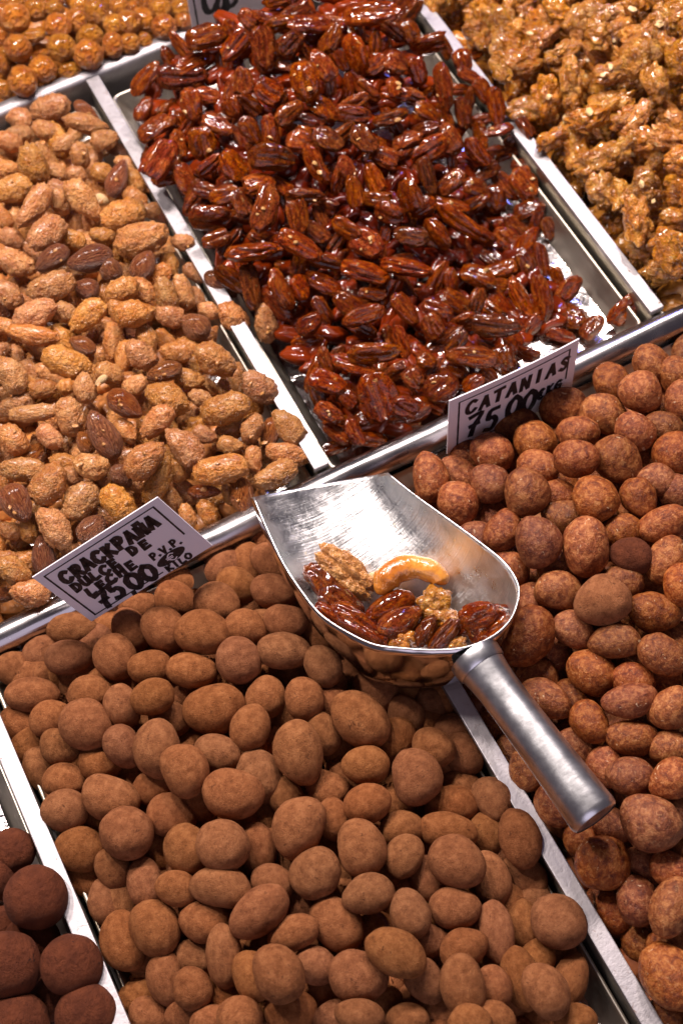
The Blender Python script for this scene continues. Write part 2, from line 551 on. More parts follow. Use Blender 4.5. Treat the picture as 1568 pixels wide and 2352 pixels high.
def shape(name, kind, seed, sub):
    rng = random.Random(seed * 77 + len(kind))
    P, F = ico(sub)
    Q = P.copy()
    if kind in ('cocoa', 'catania'):
        k = 0.065 if kind == 'cocoa' else 0.10
        d = 1 + k * nz(P, 1.0, seed) + (0.018 if kind == 'cocoa' else 0.035) * nz(P, 2.6, seed + 50) + 0.014 * nz(P, 5.5, seed + 90)
        Q = P * d[:, None]
        egg = rng.uniform(-0.14, 0.14)
        Q[:, 1] *= 1 + egg * Q[:, 0]
        Q[:, 2] *= 1 + egg * Q[:, 0]
        Q[:, 1] += rng.uniform(-0.16, 0.16) * (Q[:, 0] ** 2 - 0.4)
    elif kind == 'truffle':
        d = 1 + 0.05 * nz(P, 1.2, seed) + 0.02 * nz(P, 3, seed + 9)
        Q = P * d[:, None]
    elif kind == 'candied':
        Pn = P * np.array([1.6, 1, .9])
        d = 1 + 0.13 * nz(Pn, 1.1, seed) + 0.10 * nz(Pn, 2.4, seed + 20) + 0.17 * np.maximum(nz(Pn, 3.8, seed + 40), 0) + 0.07 * np.maximum(nz(Pn, 6.8, seed + 60), -.1)
        Q = P * d[:, None]
        Q[:, 1] *= 1 + rng.uniform(-.2, .2) * Q[:, 0]
        Q[:, 1] += rng.uniform(-.15, .15) * (Q[:, 0] ** 2 - .4)
    elif kind == 'almond':
        t = (P[:, 0] + 1) / 2
        w = 1 - 0.42 * t ** 2
        Q[:, 1] *= w
        Q[:, 2] *= w
        Q[:, 0] += 0.12 * (t - .5)
        Q *= (1 + 0.05 * nz(P, 1.6, seed) + 0.03 * nz(P * np.array([.6, 3, 3]), 2.2, seed + 7))[:, None]
    elif kind == 'pecan':
        x, y, z = P.T
        full = (1 + .24 * np.abs(x) ** 3)                # blunt, rounded ends
        yy = y * (1 - .14 * x) * full
        groove = np.exp(-(y / .16) ** 2) * (1 - .4 * x ** 2)
        ph = rng.uniform(-.8, .8)
        wav = np.cos(y * 9 + ph + 1.5 * nz(P, 1.5, seed + 77)) * (1 - x ** 4)
        zz = np.where(z > 0, z * full * (1 - .36 * groove) * (1 + .10 * wav), z * full * (.85 - .45 * groove))
        Q = np.stack([x, yy, zz], 1)
        Q[:, 2] += rng.uniform(-.40, .25) * (x ** 2 - .35) + .16 * nz(P, 1.6, seed)
        Q[:, 1] += rng.uniform(-.25, .25) * (x ** 2 - .35) + .10 * nz(P, 1.9, seed + 5)
        Q *= (1 + .12 * nz(P * np.array([1, 1.6, 1.6]), 1.8, seed + 30) + .07 * nz(P, 4.5, seed + 31))[:, None]
        if seed % 5 == 0:                                # some are broken across
            Q[:, 0] = np.minimum(Q[:, 0], .25 + .2 * nz(P, 2.5, seed + 3))
    elif kind == 'walnut':
        Pn = P * np.array([1.4, 1, 1])
        Q = P * (.66 + .30 * nz(Pn, .9, seed) + 1.05 * np.sqrt(np.abs(nz(Pn, 1.25, seed + 11)) * .35) + .16 * np.abs(nz(Pn, 2.8, seed + 23)) + .04 * nz(P, 6, seed + 29))[:, None]
        Q[:, 1] += rng.uniform(-.3, .3) * (Q[:, 0] ** 2 - .4)
        Q[:, 2] += rng.uniform(-.3, .3) * (Q[:, 0] ** 2 - .4)
    elif kind == 'walnut_half':
        x, y, z = P.T
        lobes = .26 * np.exp(-(y / .15) ** 2) * (1 - .5 * x ** 2)
        r = 1 - lobes * (z > -.3) + .20 * nz(P, 2.0, seed) - .26 * np.abs(nz(P, 2.9, seed + 8)) + .09 * nz(P, 5, seed + 3)
        Q = P * r[:, None]
    elif kind == 'hazelnut':
        d = 1 + 0.07 * nz(P, 1.4, seed) + 0.06 * nz(P, 3.0, seed + 4) + .10 * np.clip(P[:, 0], 0, 1) ** 8
        Q = P * d[:, None]
    # normalise the box to +-1
    lo, hi = Q.min(0), Q.max(0)
    Q = (Q - (lo + hi) / 2) / ((hi - lo) / 2)
    return mesh(name, Q, F)


KIND = {  # kind: (mesh name, variants, subdivisions, material, ratio c/b)
    'cocoa': ('cocoa_almond', 9, 4, 'cocoa'), 'catania': ('catania_nut', 9, 4, 'catania'), 'truffle': ('truffle', 4, 4, 'truffle'),
    'candied': ('sugared_almond', 10, 4, 'candied'), 'almond': ('almond', 5, 4, 'skin'), 'pecan': ('pecan', 10, 4, 'pecan'),
    'walnut': ('walnut_piece', 10, 4, 'walnut'), 'walnut_half': ('walnut_half', 2, 5, 'walnut'), 'hazelnut': ('hazelnut', 6, 4, 'hazel'),
    'peanut': ('peanut', 2, 3, 'pale')}
SHAPES = {}
for kk, (nm, nv, sub, mt) in KIND.items():
    SHAPES[kk] = []
    for s in range(nv):
        me = shape(nm, 'almond' if kk == 'peanut' else kk, s + 1, sub)
        me.materials.append(M[mt])
        me.polygons.foreach_set('use_smooth', [True] * len(me.polygons))
        SHAPES[kk].append(me)
LOW = {}
for kk in ('cocoa', 'catania', 'candied', 'pecan', 'walnut', 'hazelnut', 'truffle'):
    LOW[kk] = []
    for s in range(3):
        me = shape('low', kk, s + 31, 3 if kk in ('pecan', 'walnut', 'candied') else 2)
        V = np.empty(len(me.vertices) * 3)
        me.vertices.foreach_get('co', V)
        LOW[kk].append((V.reshape(-1, 3), [tuple(p.vertices) for p in me.polygons]))
        bpy.data.meshes.remove(me)


# ------------------------------------------------------------------ heap heights above the divider plane
def bumpf(x, y, cx, cy, sx, sy):
    return math.exp(-((x - cx) / sx) ** 2 - ((y - cy) / sy) ** 2)


def H_cocoa(x, y):
    e = min(x - XL, XR - x, YF0 - y)
    return -0.016 + 0.022 * min(1, max(0, e / 0.06)) + 0.006 * bumpf(x, y, 0.05, 0.28, .06, .08)


def H_catania(x, y):
    e = min(x - XR, YF0 + .02 - y)
    return -0.012 + 0.036 * min(1, max(0, e / 0.085))


def H_truffle(x, y):
    return -0.004


def H_candied(x, y):
    e = min(XR - x, y - YF1, YB - y)
    return -0.010 + 0.026 * min(1, max(0, (e + .004) / 0.06))


def H_pecan(x, y):
    k = min(1, max(0, (y - .50) / .17))                 # towards the back the heap spills over both dividers
    left = -0.014 + .022 * k
    bare = .050 * (1 - k)                               # bare strip of tray on the right
    r = max(0, XU - .010 - bare - x)
    right = -0.027 + .037 * min(1, max(0, (y - .56) / .12))
    a = left + (.016 + .010 * k) * min(1, max(0, (x - XR) / .06))
    b = right + (.034) * min(1, r / .06)
    h = min(a + .01, b)
    h += 0.045 * bumpf(x, y, .285, .84, .075, .12) + .010 * bumpf(x, y, .25, .64, .06, .08)
    f = min(1, max(0, (y - YF1 + .015) / .05))
    return -0.024 + (h + .024) * (0.4 + .6 * f)


def H_walnut(x, y):
    e = min(x - XU, y - YF1)
    return -0.014 + 0.045 * min(1, max(0, (e + .002) / 0.09))


def H_hazel(x, y):
    return 0.0 + 0.024 * min(1, max(0, (y - YB) / .06))


# ------------------------------------------------------------------ what the photograph shows, nut by nut
# frames: offset of an enlarged quarter; two enlarged pixels make one survey pixel. (x, y, length, width, angle, layer)
def rows(txt):
    return [tuple(float(v) for v in r.split()) for r in txt.strip().split(';') if r.strip()]


COCOA5 = rows('''150 55 250 155 0 2;110 195 230 130 30 1;235 160 140 120 -20 1;395 195 250 225 40 2;415 45 190 150 0 2;560 110 210 160 70 1;
700 65 200 165 -20 2;280 300 200 140 20 1;565 295 210 165 60 1;720 305 270 210 80 2;460 375 200 150 10 1;190 390 210 125 70 0;295 450 170 150 0 1;
505 535 270 200 20 2;300 585 210 190 20 1;855 400 245 205 65 2;780 165 170 130 20 0;985 125 285 225 -15 2;1150 205 215 180 -70 2;1000 320 220 150 20 1;
1215 80 220 180 -60 1;1400 75 195 175 80 2;1370 325 300 220 75 2;1480 235 190 140 70 1;1190 430 260 210 60 1;715 485 150 120 0 0;790 610 230 200 20 1;
925 530 220 160 70 1;1070 515 280 225 15 3;580 690 245 235 20 2;370 765 235 205 15 2;650 585 120 110 0 0;860 765 235 210 60 1;1022 752 245 238 20 3;
1190 770 260 135 80 1;1310 520 190 150 60 0;1500 490 190 160 20 0;1365 665 290 230 -70 2;1530 630 200 120 80 1;525 855 190 140 60 1;665 915 230 160 85 1;
395 900 170 120 20 0;745 790 130 100 70 0;485 1010 220 155 70 1;815 945 190 160 20 1;1015 935 285 180 10 2;1250 920 200 170 30 1;1190 1055 305 200 -40 3;
1450 875 240 222 -50 2;560 1190 272 195 75 1;715 1125 262 222 60 2;945 1100 240 190 10 1;1345 1150 240 160 -20 2;1030 1255 290 165 85 1;900 1260 160 130 20 0;
755 1360 245 155 80 1;885 1405 200 178 70 2;1280 1335 268 222 60 3;1165 1345 230 180 70 1;1450 1300 200 170 30 1;1546 1107 270 215 45 1;640 1440 160 120 -20 0;
690 1530 200 160 20 1;860 1520 140 120 0 0;1100 1545 210 205 20 2;1335 1515 240 200 0 2;975 1565 160 120 0 0;1540 1540 150 130 0 0;1390 1030 150 110 20 0''')
COCOA6 = rows('''85 168 300 225 45 2;300 160 220 170 70 0;410 120 170 130 70 0;470 80 150 120 60 0;110 378 220 175 5 2;350 430 255 222 80 2;420 300 200 170 30 1;
555 335 180 150 60 1;120 555 220 180 -15 2;240 560 180 120 80 0;500 560 240 170 -10 1;545 480 160 120 10 0;700 530 215 170 55 2;820 715 275 190 75 3;
665 695 195 155 70 1;490 680 265 165 10 1;530 825 275 228 35 3;690 900 260 170 75 1;830 890 260 190 35 1;95 760 268 215 80 2;285 795 205 170 -60 2;
120 970 240 180 -15 2;315 1060 230 180 75 2;520 1040 236 185 10 2;395 900 210 150 70 1;280 670 180 120 0 0;710 1150 290 150 80 1;835 1110 230 150 80 0;
995 1100 262 240 40 3;250 1240 290 205 30 3;160 1130 150 120 0 0;560 1220 225 180 -30 1;75 1355 270 232 20 2;380 1370 220 170 60 1;555 1395 288 200 80 3;
700 1400 180 140 70 1;820 1360 290 170 75 1;940 1415 262 195 60 3;1045 1375 280 150 -70 1;80 1535 225 150 10 2;300 1555 150 110 0 0;450 1500 150 120 0 0;
700 1545 170 110 10 1;1070 1555 180 110 10 1;590 1560 190 100 0 2;180 1470 150 120 0 0;30 440 170 140 30 0;390 1190 150 120 0 0''')
COCOA3 = rows('''330 1318 240 158 5 2;490 1300 140 110 0 0;320 1450 222 145 -10 2;190 1430 170 120 -40 1;75 1505 200 130 20 1;530 1452 215 192 60 2;
630 1212 200 125 -5 1;600 1325 210 160 60 1;755 1322 225 190 50 2;810 1105 215 130 10 1;808 1188 180 165 30 2;1000 1198 215 178 20 2;935 1335 262 202 5 3;
1025 1040 185 140 -50 1;1090 1122 185 155 30 2;1148 1018 185 132 70 1;1250 1012 165 150 50 1;1262 1152 222 155 10 2;1205 895 170 120 80 1;1310 1293 195 160 10 2;
1133 1313 175 140 20 2;1305 1422 248 168 5 3;1095 1463 220 203 70 3;880 1512 228 145 5 2;690 1500 155 110 0 1;700 1400 150 110 30 0;1470 1335 170 130 60 1;
1485 1490 180 160 60 1''')
COCOA1 = rows('770 1622 90 75 20 0;610 1440 70 60 0 0')   # already in survey pixels

CAT4 = rows('''410 620 235 150 80 2;530 615 150 110 40 1;540 745 215 190 70 2;680 655 195 180 30 2;690 510 205 178 30 2;575 545 140 110 70 1;805 382 230 145 10 1;
890 460 205 185 30 2;900 580 185 150 10 1;853 690 230 206 80 3;1018 308 218 188 -10 2;1085 425 185 150 5 1;1078 540 216 175 5 3;1208 335 225 182 30 2;
1240 192 160 120 70 1;1375 230 202 190 30 3;1425 108 200 160 50 2;1540 160 140 110 60 1;1562 275 185 160 80 2;1345 420 195 175 30 2;1475 405 160 130 20 1;
1460 330 120 100 0 0;1270 550 250 202 45 2;1540 520 225 200 30 2;1415 565 120 100 40 0;1168 722 215 205 80 2;1365 720 200 160 60 2;1440 640 140 110 0 1;
1535 690 190 155 20 1;1475 842 242 152 -25 2;905 915 238 205 70 2;745 870 200 140 -60 1;1015 810 180 135 5 1;985 715 140 110 0 0;690 820 140 110 70 0;
620 905 150 110 20 1;1120 945 276 205 88 3;1283 875 160 138 -20 1;1330 980 198 150 15 2;1500 1012 235 190 -60 2;1290 1100 190 125 5 1;1195 1190 258 232 -10 3;
1003 1143 228 178 15 2;775 1045 195 150 60 1;865 1210 170 110 80 1;1435 1247 250 183 10 2;1560 1120 160 120 90 2;860 1362 292 215 -60 2;1065 1322 188 158 30 1;
1250 1375 240 145 -5 2;1472 1443 232 175 30 2;1150 1522 240 190 30 1;970 1420 160 140 60 0;900 1535 195 140 20 1;1310 1490 140 110 0 0;1340 1560 150 110 20 0;
745 1535 150 130 40 1''')
CAT6 = rows('''938 70 252 142 25 2;1065 70 140 110 60 1;1135 183 212 145 60 2;1322 85 258 160 -10 3;1508 125 222 180 -30 2;1332 255 250 150 5 2;1505 295 150 120 0 1;
1085 305 215 170 50 1;1205 388 165 115 80 1;1326 430 226 175 10 2;1512 445 215 180 -30 2;1415 647 292 250 30 3;1200 828 248 238 10 3;970 570 205 145 50 1;
850 405 160 110 60 0;1100 720 120 100 60 0;1240 660 140 110 30 0;1385 830 150 120 30 0;1512 862 170 142 20 1;1363 1000 232 192 80 2;1515 1030 282 190 -70 3;
1250 1050 165 115 60 1;1363 1195 175 145 50 0;1500 1352 330 240 60 3;1562 610 150 100 80 1;1500 1200 150 110 0 0;1330 900 120 100 0 0;1470 1540 150 120 0 0''')
TRUF5 = rows('165 985 288 285 0 3;330 1297 282 272 0 3;400 1522 284 268 0 2;42 1297 292 290 0 2;62 772 205 200 0 1;-30 900 200 200 0 1;80 1572 292 280 0 1;150 1190 260 230 0 0;30 1110 240 200 0 0;230 1450 230 200 0 0')
# last number: 0 sugar crust, 1 bare almond skin, 2 pale peeled nut
ALM1 = rows('''235 495 190 125 -15 2 0;400 515 140 65 40 2 1;95 545 150 105 30 1 0;210 600 130 100 20 1 0;395 570 215 95 15 2 0;480 645 135 115 -10 2 0;40 650 130 110 20 1 0;
369 715 130 110 80 2 0;150 760 212 140 70 3 0;300 660 130 75 -30 1 0;550 690 100 65 0 1 1;60 868 195 130 -15 2 0;160 950 255 112 -55 3 0;30 780 120 90 0 1 0;
350 800 100 80 20 2 0;385 920 222 122 50 2 0;540 820 180 95 -70 2 1;480 795 130 100 20 1 0;622 835 140 95 60 1 0;465 920 72 60 10 2 2;565 990 220 150 -20 2 0;
650 1100 260 155 -15 3 0;210 1072 212 140 -35 3 0;80 1212 190 120 20 2 0;240 1190 175 105 -35 2 1;415 1190 212 125 -15 2 1;235 1320 232 140 -15 3 0;40 1350 160 140 50 2 0;
160 1447 222 132 -25 3 0;400 1328 110 100 20 1 1;565 1330 165 115 -20 3 0;655 1340 160 110 50 2 0;620 1440 200 130 -5 3 0;545 1430 140 95 60 2 0;840 1115 112 98 0 3 0;660 1220 150 105 -60 1 1;760 1350 165 105 70 2 0;838 1342 172 105 75 2 0;
400 1450 205 122 -40 2 0;310 1440 135 115 30 1 0;780 1450 150 130 20 1 0;900 1500 140 125 40 1 1;900 1370 115 90 70 1 0;1015 1308 175 90 35 3 1;1070 1460 175 150 40 3 0;
1222 1485 185 110 80 3 0;150 1540 250 95 10 2 0;700 970 110 100 0 1 0;735 980 80 60 60 1 1;330 1100 135 110 20 1 0;470 1085 125 85 15 1 0;275 930 130 100 70 1 0;
15 1000 110 85 60 1 0;60 1095 130 110 30 1 0;260 790 120 105 30 1 0;620 910 130 90 40 1 0;780 1220 130 90 70 1 0;900 1255 135 75 30 1 0;960 1425 95 80 20 1 0;
505 1235 130 100 60 1 1;30 1500 110 100 20 1 0;90 620 130 100 10 1 0;30 560 120 90 40 1 0;270 870 120 100 20 1 0;700 850 130 90 50 1 0;580 760 110 90 40 1 0''')
ALM3 = rows('''310 100 240 142 20 3 0;60 160 190 165 60 2 0;200 220 135 128 0 2 0;300 210 85 80 0 2 0;388 212 152 110 80 2 0;465 180 70 35 -40 2 2;150 330 232 85 -5 2 0;
325 350 192 140 75 2 0;575 290 180 110 35 3 1;478 430 242 132 60 3 1;395 465 115 85 60 2 1;230 440 140 130 40 1 0;60 450 170 155 50 2 0;415 575 172 130 10 2 0;
120 590 242 118 5 2 0;230 655 225 160 -60 1 0;78 745 190 140 60 3 1;370 730 222 168 -45 2 0;545 745 195 165 50 2 0;250 852 225 140 55 3 0;200 990 192 110 80 2 1;
60 1050 178 165 30 2 0;140 1160 190 132 0 3 0;130 870 120 90 70 1 0;45 870 120 110 20 1 0;425 865 155 120 -50 1 1;650 68 175 150 40 2 0;505 148 140 110 20 1 0;
380 20 130 85 30 1 1;755 140 165 92 -15 2 1;620 202 135 115 -40 2 0;775 262 222 145 25 2 0;870 178 145 100 10 1 0;985 88 215 145 35 3 0;810 50 155 95 0 1 0;
920 262 100 82 20 1 0;1032 312 242 150 -15 3 0;718 370 195 115 -45 2 0;850 482 238 140 45 3 0;665 542 225 145 -45 3 0;580 412 135 90 50 1 0;1155 402 152 105 -70 2 0;
1238 432 165 88 -80 2 1;1322 392 195 125 50 3 0;1190 212 195 150 40 3 0;940 432 120 108 20 1 0;1058 480 125 110 10 1 0;1010 590 262 140 -10 3 0;1165 542 130 80 80 2 0;
1260 620 235 120 -25 3 0;1320 520 205 110 15 2 0;730 642 245 112 -65 2 0;940 690 155 65 0 2 1;1112 712 178 110 80 3 1;955 782 130 108 60 2 0;860 800 118 100 70 2 0;
790 722 115 88 60 1 0;810 595 95 80 70 1 0;1055 700 110 72 60 1 0;20 1165 120 70 0 1 1;30 1000 110 90 0 1 0;470 860 110 90 50 1 1;330 620 120 100 40 1 0;560 620 120 90 50 1 1''')
HAZ1 = rows('''70 85 125 122 0 2;270 120 112 106 0 2;165 45 112 100 0 1;355 100 105 92 80 1;445 55 112 100 60 2;375 25 95 75 0 1;550 35 85 80 0 1;525 115 95 90 0 2;590 105 110 100 0 2;
660 90 105 92 60 2;755 125 108 104 0 2;830 45 95 90 0 1;690 15 115 75 20 1;85 225 118 110 60 2;285 220 125 115 20 2;185 240 95 75 0 0;150 165 110 60 -10 2;
415 175 115 110 0 2;410 250 125 120 0 2;520 205 110 90 80 2;597 202 90 85 0 2;665 190 85 65 60 1;105 372 130 120 60 3;200 320 118 115 0 2;328 325 105 82 0 1;
15 300 90 60 70 1;20 415 90 70 60 1;10 170 85 60 80 1;250 40 85 70 0 1;845 100 80 72 0 1;440 145 90 60 0 0;65 310 90 60 10 0;470 15 90 80 0 1;60 10 110 90 0 1;
240 0 100 90 0 1;620 40 80 60 0 0;350 170 90 80 0 0;10 60 90 80 0 1;560 260 80 60 0 0;130 290 90 70 0 0;740 40 90 80 0 1;790 -10 100 80 0 1;30 250 80 70 0 1''')
PEC1 = rows('''955 165 205 115 -15 3;1060 130 92 68 70 3;1140 85 100 85 40 3;670 360 192 92 -50 2;840 355 232 125 0 2;880 290 180 85 -25 2;1080 210 172 95 -50 2;1210 230 212 120 85 2;
1420 110 205 95 0 2;1290 110 175 92 -10 2;1330 205 152 110 -50 2;1405 380 192 140 80 3;1230 420 135 118 30 2;1120 370 125 90 80 2;720 580 195 100 -30 2;660 500 125 72 -60 1;
880 480 155 108 80 2;1060 490 112 98 70 2;1000 570 155 92 30 2;735 730 212 132 -55 3;930 660 155 128 80 3;820 660 132 80 75 2;850 820 145 108 60 1;960 760 145 72 -40 2;
1070 760 155 128 50 1;1250 720 222 130 5 3;1190 840 155 102 -15 2;1450 760 202 92 60 2;1380 650 130 110 20 1;1510 640 145 108 30 1;1490 500 150 100 40 1;970 1000 202 130 -5 2;
1220 960 232 122 -75 3;1110 930 125 98 60 1;1400 900 182 82 0 2;1370 1000 182 108 80 2;1500 950 110 95 20 1;1150 1160 242 85 -8 3;990 1100 135 82 -20 2;1060 1110 155 65 -50 1;
1150 1320 212 102 80 2;1290 1330 205 75 65 2;1380 1130 225 100 30 3;1490 1200 172 82 15 2;1380 1320 122 98 70 2;1420 1490 135 98 -40 2;1450 1070 140 90 30 1;1150 600 140 90 60 1;
1240 600 150 80 80 2;1330 520 150 90 -40 1;1140 480 140 90 40 1;1030 900 140 90 -20 1;1280 850 140 80 30 1;960 880 150 80 20 1;780 500 130 80 -40 1;960 440 140 80 10 1;1480 300 160 100 50 2;
1520 180 150 95 -60 2''')
PEC2 = rows('''140 60 272 115 -5 3;70 250 192 122 70 2;400 205 172 108 -15 3;555 280 115 88 70 2;250 290 125 105 30 2;350 330 132 88 70 2;470 400 222 98 80 2;590 350 135 65 30 2;
240 400 95 70 70 2;230 540 172 72 -20 2;560 520 155 88 80 2;710 490 182 82 80 3;830 560 192 62 60 3;100 640 155 108 50 2;400 690 200 120 -30 2;490 640 160 110 60 2;720 600 145 62 -15 3;
840 840 158 125 55 2;860 960 152 92 -15 2;500 840 155 90 -40 3;620 860 125 90 20 2;700 920 135 115 70 1;520 940 145 62 20 2;545 1020 232 98 35 3;220 980 142 108 20 2;310 900 155 128 70 2;
120 1120 165 128 30 2;320 1090 165 92 10 2;440 1070 172 72 55 2;300 1230 242 82 10 3;110 1250 232 92 15 3;630 1270 175 108 20 2;840 1130 200 88 -60 2;760 1110 155 115 40 1;
850 1230 175 88 75 2;922 1372 222 105 82 3;815 1360 195 72 60 2;1040 1330 155 95 -50 2;1060 1460 155 128 20 2;710 1500 225 110 5 3;440 1420 145 82 20 2;530 1390 155 98 30 1;
290 1420 175 90 55 2;140 1350 135 65 5 2;100 1450 205 90 -20 3;415 1500 132 105 70 2;1305 1425 195 110 -40 3;990 1280 115 70 75 2;60 880 150 90 80 2;150 820 150 90 70 1;200 720 140 95 30 1;
620 700 160 90 50 2;660 790 140 85 -40 1;30 780 140 80 60 2;120 420 140 90 40 1;60 480 150 90 -30 1;320 160 150 90 60 2;240 140 130 80 40 2;650 420 130 80 60 2;160 300 120 80 -40 1;
330 440 120 70 20 1;400 520 150 80 40 2;300 640 150 80 -20 1;640 1080 140 80 30 1;560 1150 130 80 70 0;950 1050 110 70 75 2;380 960 130 80 -30 1;20 1050 150 90 30 2;560 1480 150 90 -20 1;
620 1390 140 90 -70 2;720 1380 150 90 60 1;1150 1500 130 90 -50 2;30 1400 160 100 40 2''')
PEC4 = rows('''150 55 242 105 -5 3;375 60 120 70 40 1;600 70 242 102 5 3;330 170 112 100 60 2;390 90 100 80 20 2;460 210 165 148 -30 3;170 250 230 190 70 2;290 310 132 118 30 2;
60 110 202 90 20 2;30 260 115 85 40 1;740 90 145 128 60 2;240 150 140 90 -30 1;600 190 115 82 -40 2;-60 190 180 108 20 2;-50 330 155 82 30 2;-75 90 135 72 70 1;-110 250 150 80 70 1;
60 420 140 80 60 1;-20 420 140 80 40 1;110 350 130 90 -20 1;360 330 120 80 -30 1;520 130 150 80 20 1;680 160 120 80 50 1;850 60 120 80 20 1;790 0 120 90 60 1''')

# ------------------------------------------------------------------ placing heaps
CX = R3[:, 0]
CY = -R3[:, 1]
CZ = R3[:, 2]


class Nut:
    pass


def make(px, py, ln, wd, ang, layer, kind, Hf, rng, off=None):
    """lay a nut of the size seen on the heap surface"""
    n = Nut()
    n.kind, n.layer, n.px, n.py, n.ln, n.wd, n.ang = kind, layer, px, py, ln, wd, ang
    o = {3: 0.010, 2: 0.004, 1: -0.004, 0: -0.013}[int(layer)] if off is None else off
    d = ray(px, py)
    z = 0.0
    for _ in range(6):
        P = CAMP + d * ((z - CAMP[2]) / d[2])
        z = Hf(P[0], P[1]) + o
    n.d = d
    n.t = (z - CAMP[2]) / d[2]
    n.t0 = n.t
    s = n.t * abs(d @ CZ) / FPX
    a, b = ln * s / 2, wd * s / 2
    a, b = max(a, b), min(a, b)
    if kind in ('pecan',):
        c = 0.52 * b if b > 0.42 * a else 1.3 * b
    elif kind == 'almond':
        c = b * 0.85
    elif kind in ('candied',):
        c = b * rng.uniform(0.75, 1.0)
    elif kind in ('walnut',):
        c = b * rng.uniform(0.7, 1.0)
    else:
        c = b * rng.uniform(0.88, 1.0)
    n.ax = np.array([a, b, c]) * 1.04
    th = math.radians(ang)
    ex = CX * math.cos(th) + CY * math.sin(th)
    ez = -d
    ex = ex - ez * (ex @ ez)
    ex /= np.linalg.norm(ex)
    ey = np.cross(ez, ex)
    tilt = math.radians(rng.uniform(-14, 14))
    ex, ez = ex * math.cos(tilt) + ez * math.sin(tilt), -ex * math.sin(tilt) + ez * math.cos(tilt)
    rl = math.radians(rng.uniform(-38, 38) if kind == 'pecan' else rng.uniform(-8, 8))
    ey, ez = ey * math.cos(rl) + ez * math.sin(rl), -ey * math.sin(rl) + ez * math.cos(rl)
    n.R = np.stack([ex, ey, ez], 1)
    return n


GX, GY = np.meshgrid(np.arange(-60, 1630, 5.0), np.arange(-60, 2420, 5.0))


def cover(mask, px, py, ln, wd, ang, k=1.0):
    th = math.radians(ang)
    r = max(ln, wd) * 0.55
    i0, i1 = int((py - r + 60) / 5), int((py + r + 60) / 5) + 2
    j0, j1 = int((px - r + 60) / 5), int((px + r + 60) / 5) + 2
    i0, j0 = max(0, i0), max(0, j0)
    x, y = GX[i0:i1, j0:j1] - px, GY[i0:i1, j0:j1] - py
    u, v = x * math.cos(th) + y * math.sin(th), -x * math.sin(th) + y * math.cos(th)
    mask[i0:i1, j0:j1] |= (u / (ln / 2 * k)) ** 2 + (v / (wd / 2 * k)) ** 2 < 1


def inside(poly):
    c = np.zeros(GX.shape, bool)
    n = len(poly)
    for i in range(n):
        (x1, y1), (x2, y2) = poly[i], poly[(i + 1) % n]
        if y1 == y2:
            continue
        cr = ((y1 > GY) != (y2 > GY)) & (GX < (x2 - x1) * (GY - y1) / (y2 - y1) + x1)
        c ^= cr
    return c


def fill(nuts, area, kind, Hf, rng, size, off, limit, k=0.92, accept=None):
    mask = ~area
    for n in nuts:
        cover(mask, n.px, n.py, n.ln, n.wd, n.ang, k)
    out = []
    while len(out) < limit:
        free = np.argwhere(~mask)
        if len(free) < 40:
            break
        for _ in range(12):
            i, j = free[rng.randrange(len(free))]
            if not mask[i, j]:
                ln = rng.uniform(*size[0]) * (1 - 0.22 * (1 - GY[i, j] / 1200) if kind in ('pecan', 'walnut', 'candied') else 1)
                wd = ln * rng.uniform(*size[1])
                px, py, an = GX[i, j] + rng.uniform(-4, 4), GY[i, j] + rng.uniform(-4, 4), rng.uniform(-90, 90)
                n = make(px, py, ln, wd, an, 0, kind, Hf, rng, rng.uniform(*off))
                out.append(n)
                cover(mask, px, py, ln, wd, an, k)
                if len(out) >= limit:
                    break
    return out


def relax(nuts, solids=(), it=45):
    """slide each nut along its line of sight until it rests against its neighbours instead of cutting into them"""
    N = len(nuts)
    D = np.array([n.d for n in nuts])
    t = np.array([n.t for n in nuts])
    t0 = t.copy()
    A = np.array([n.R @ np.diag(n.ax ** 2) @ n.R.T for n in nuts])
    rmax = np.array([n.ax[0] for n in nuts])
    lay = np.array([n.layer for n in nuts])
    P = CAMP + D * t[:, None]
    dist = np.linalg.norm(P[:, None] - P[None], axis=2)
    I, J = np.where((dist < (rmax[:, None] + rmax[None]) * 1.25 + .012) & (np.arange(N)[:, None] < np.arange(N)[None]))
    for k in range(it):
        P = CAMP + D * t[:, None]
        d = P[J] - P[I]
        L = np.linalg.norm(d, axis=1) + 1e-9
        nrm = d / L[:, None]
        h = np.sqrt(np.einsum('ki,kij,kj->k', nrm, A[I], nrm)) + np.sqrt(np.einsum('ki,kij,kj->k', nrm, A[J], nrm))
        pen = h * 0.93 - L
        vn = np.einsum('ki,ki->k', nrm, D[I])          # >0: J lies behind I
        near = np.abs(vn) > 0.22
        s = np.where((pen > 0) & near, pen / np.maximum(np.abs(vn), 0.5) * 0.28, 0) * np.sign(vn)
        dt = np.zeros(N)
        np.add.at(dt, I, -s)
        np.add.at(dt, J, s)
        dt = np.clip(dt, -0.0015, 0.0015)
        t = t + dt + 0.00012 * (lay >= 2) - 0.02 * (t - t0)
    for n, tt in zip(nuts, t):
        z = CAMP[2] + n.d[2] * tt
        hz = math.sqrt(sum((n.R[2, q] * n.ax[q]) ** 2 for q in range(3)))
        low = -0.0305 + hz * .92
        if z < low:
            tt = (low - CAMP[2]) / n.d[2]
        n.t = tt




def single(nuts, spots, mat=None):
    """give the nut lying at each surveyed place its own label"""
    used = set()
    for x, y, lab in spots:
        k = min((i for i in range(len(nuts)) if i not in used and nuts[i].layer >= 1), key=lambda i: (nuts[i].px - x) ** 2 + (nuts[i].py - y) ** 2)
        used.add(k)
        nuts[k].o['label'] = lab
        if mat:
            me = nuts[k].o.data.copy()
            me.materials.clear()
            me.materials.append(mat)
            nuts[k].o.data = me



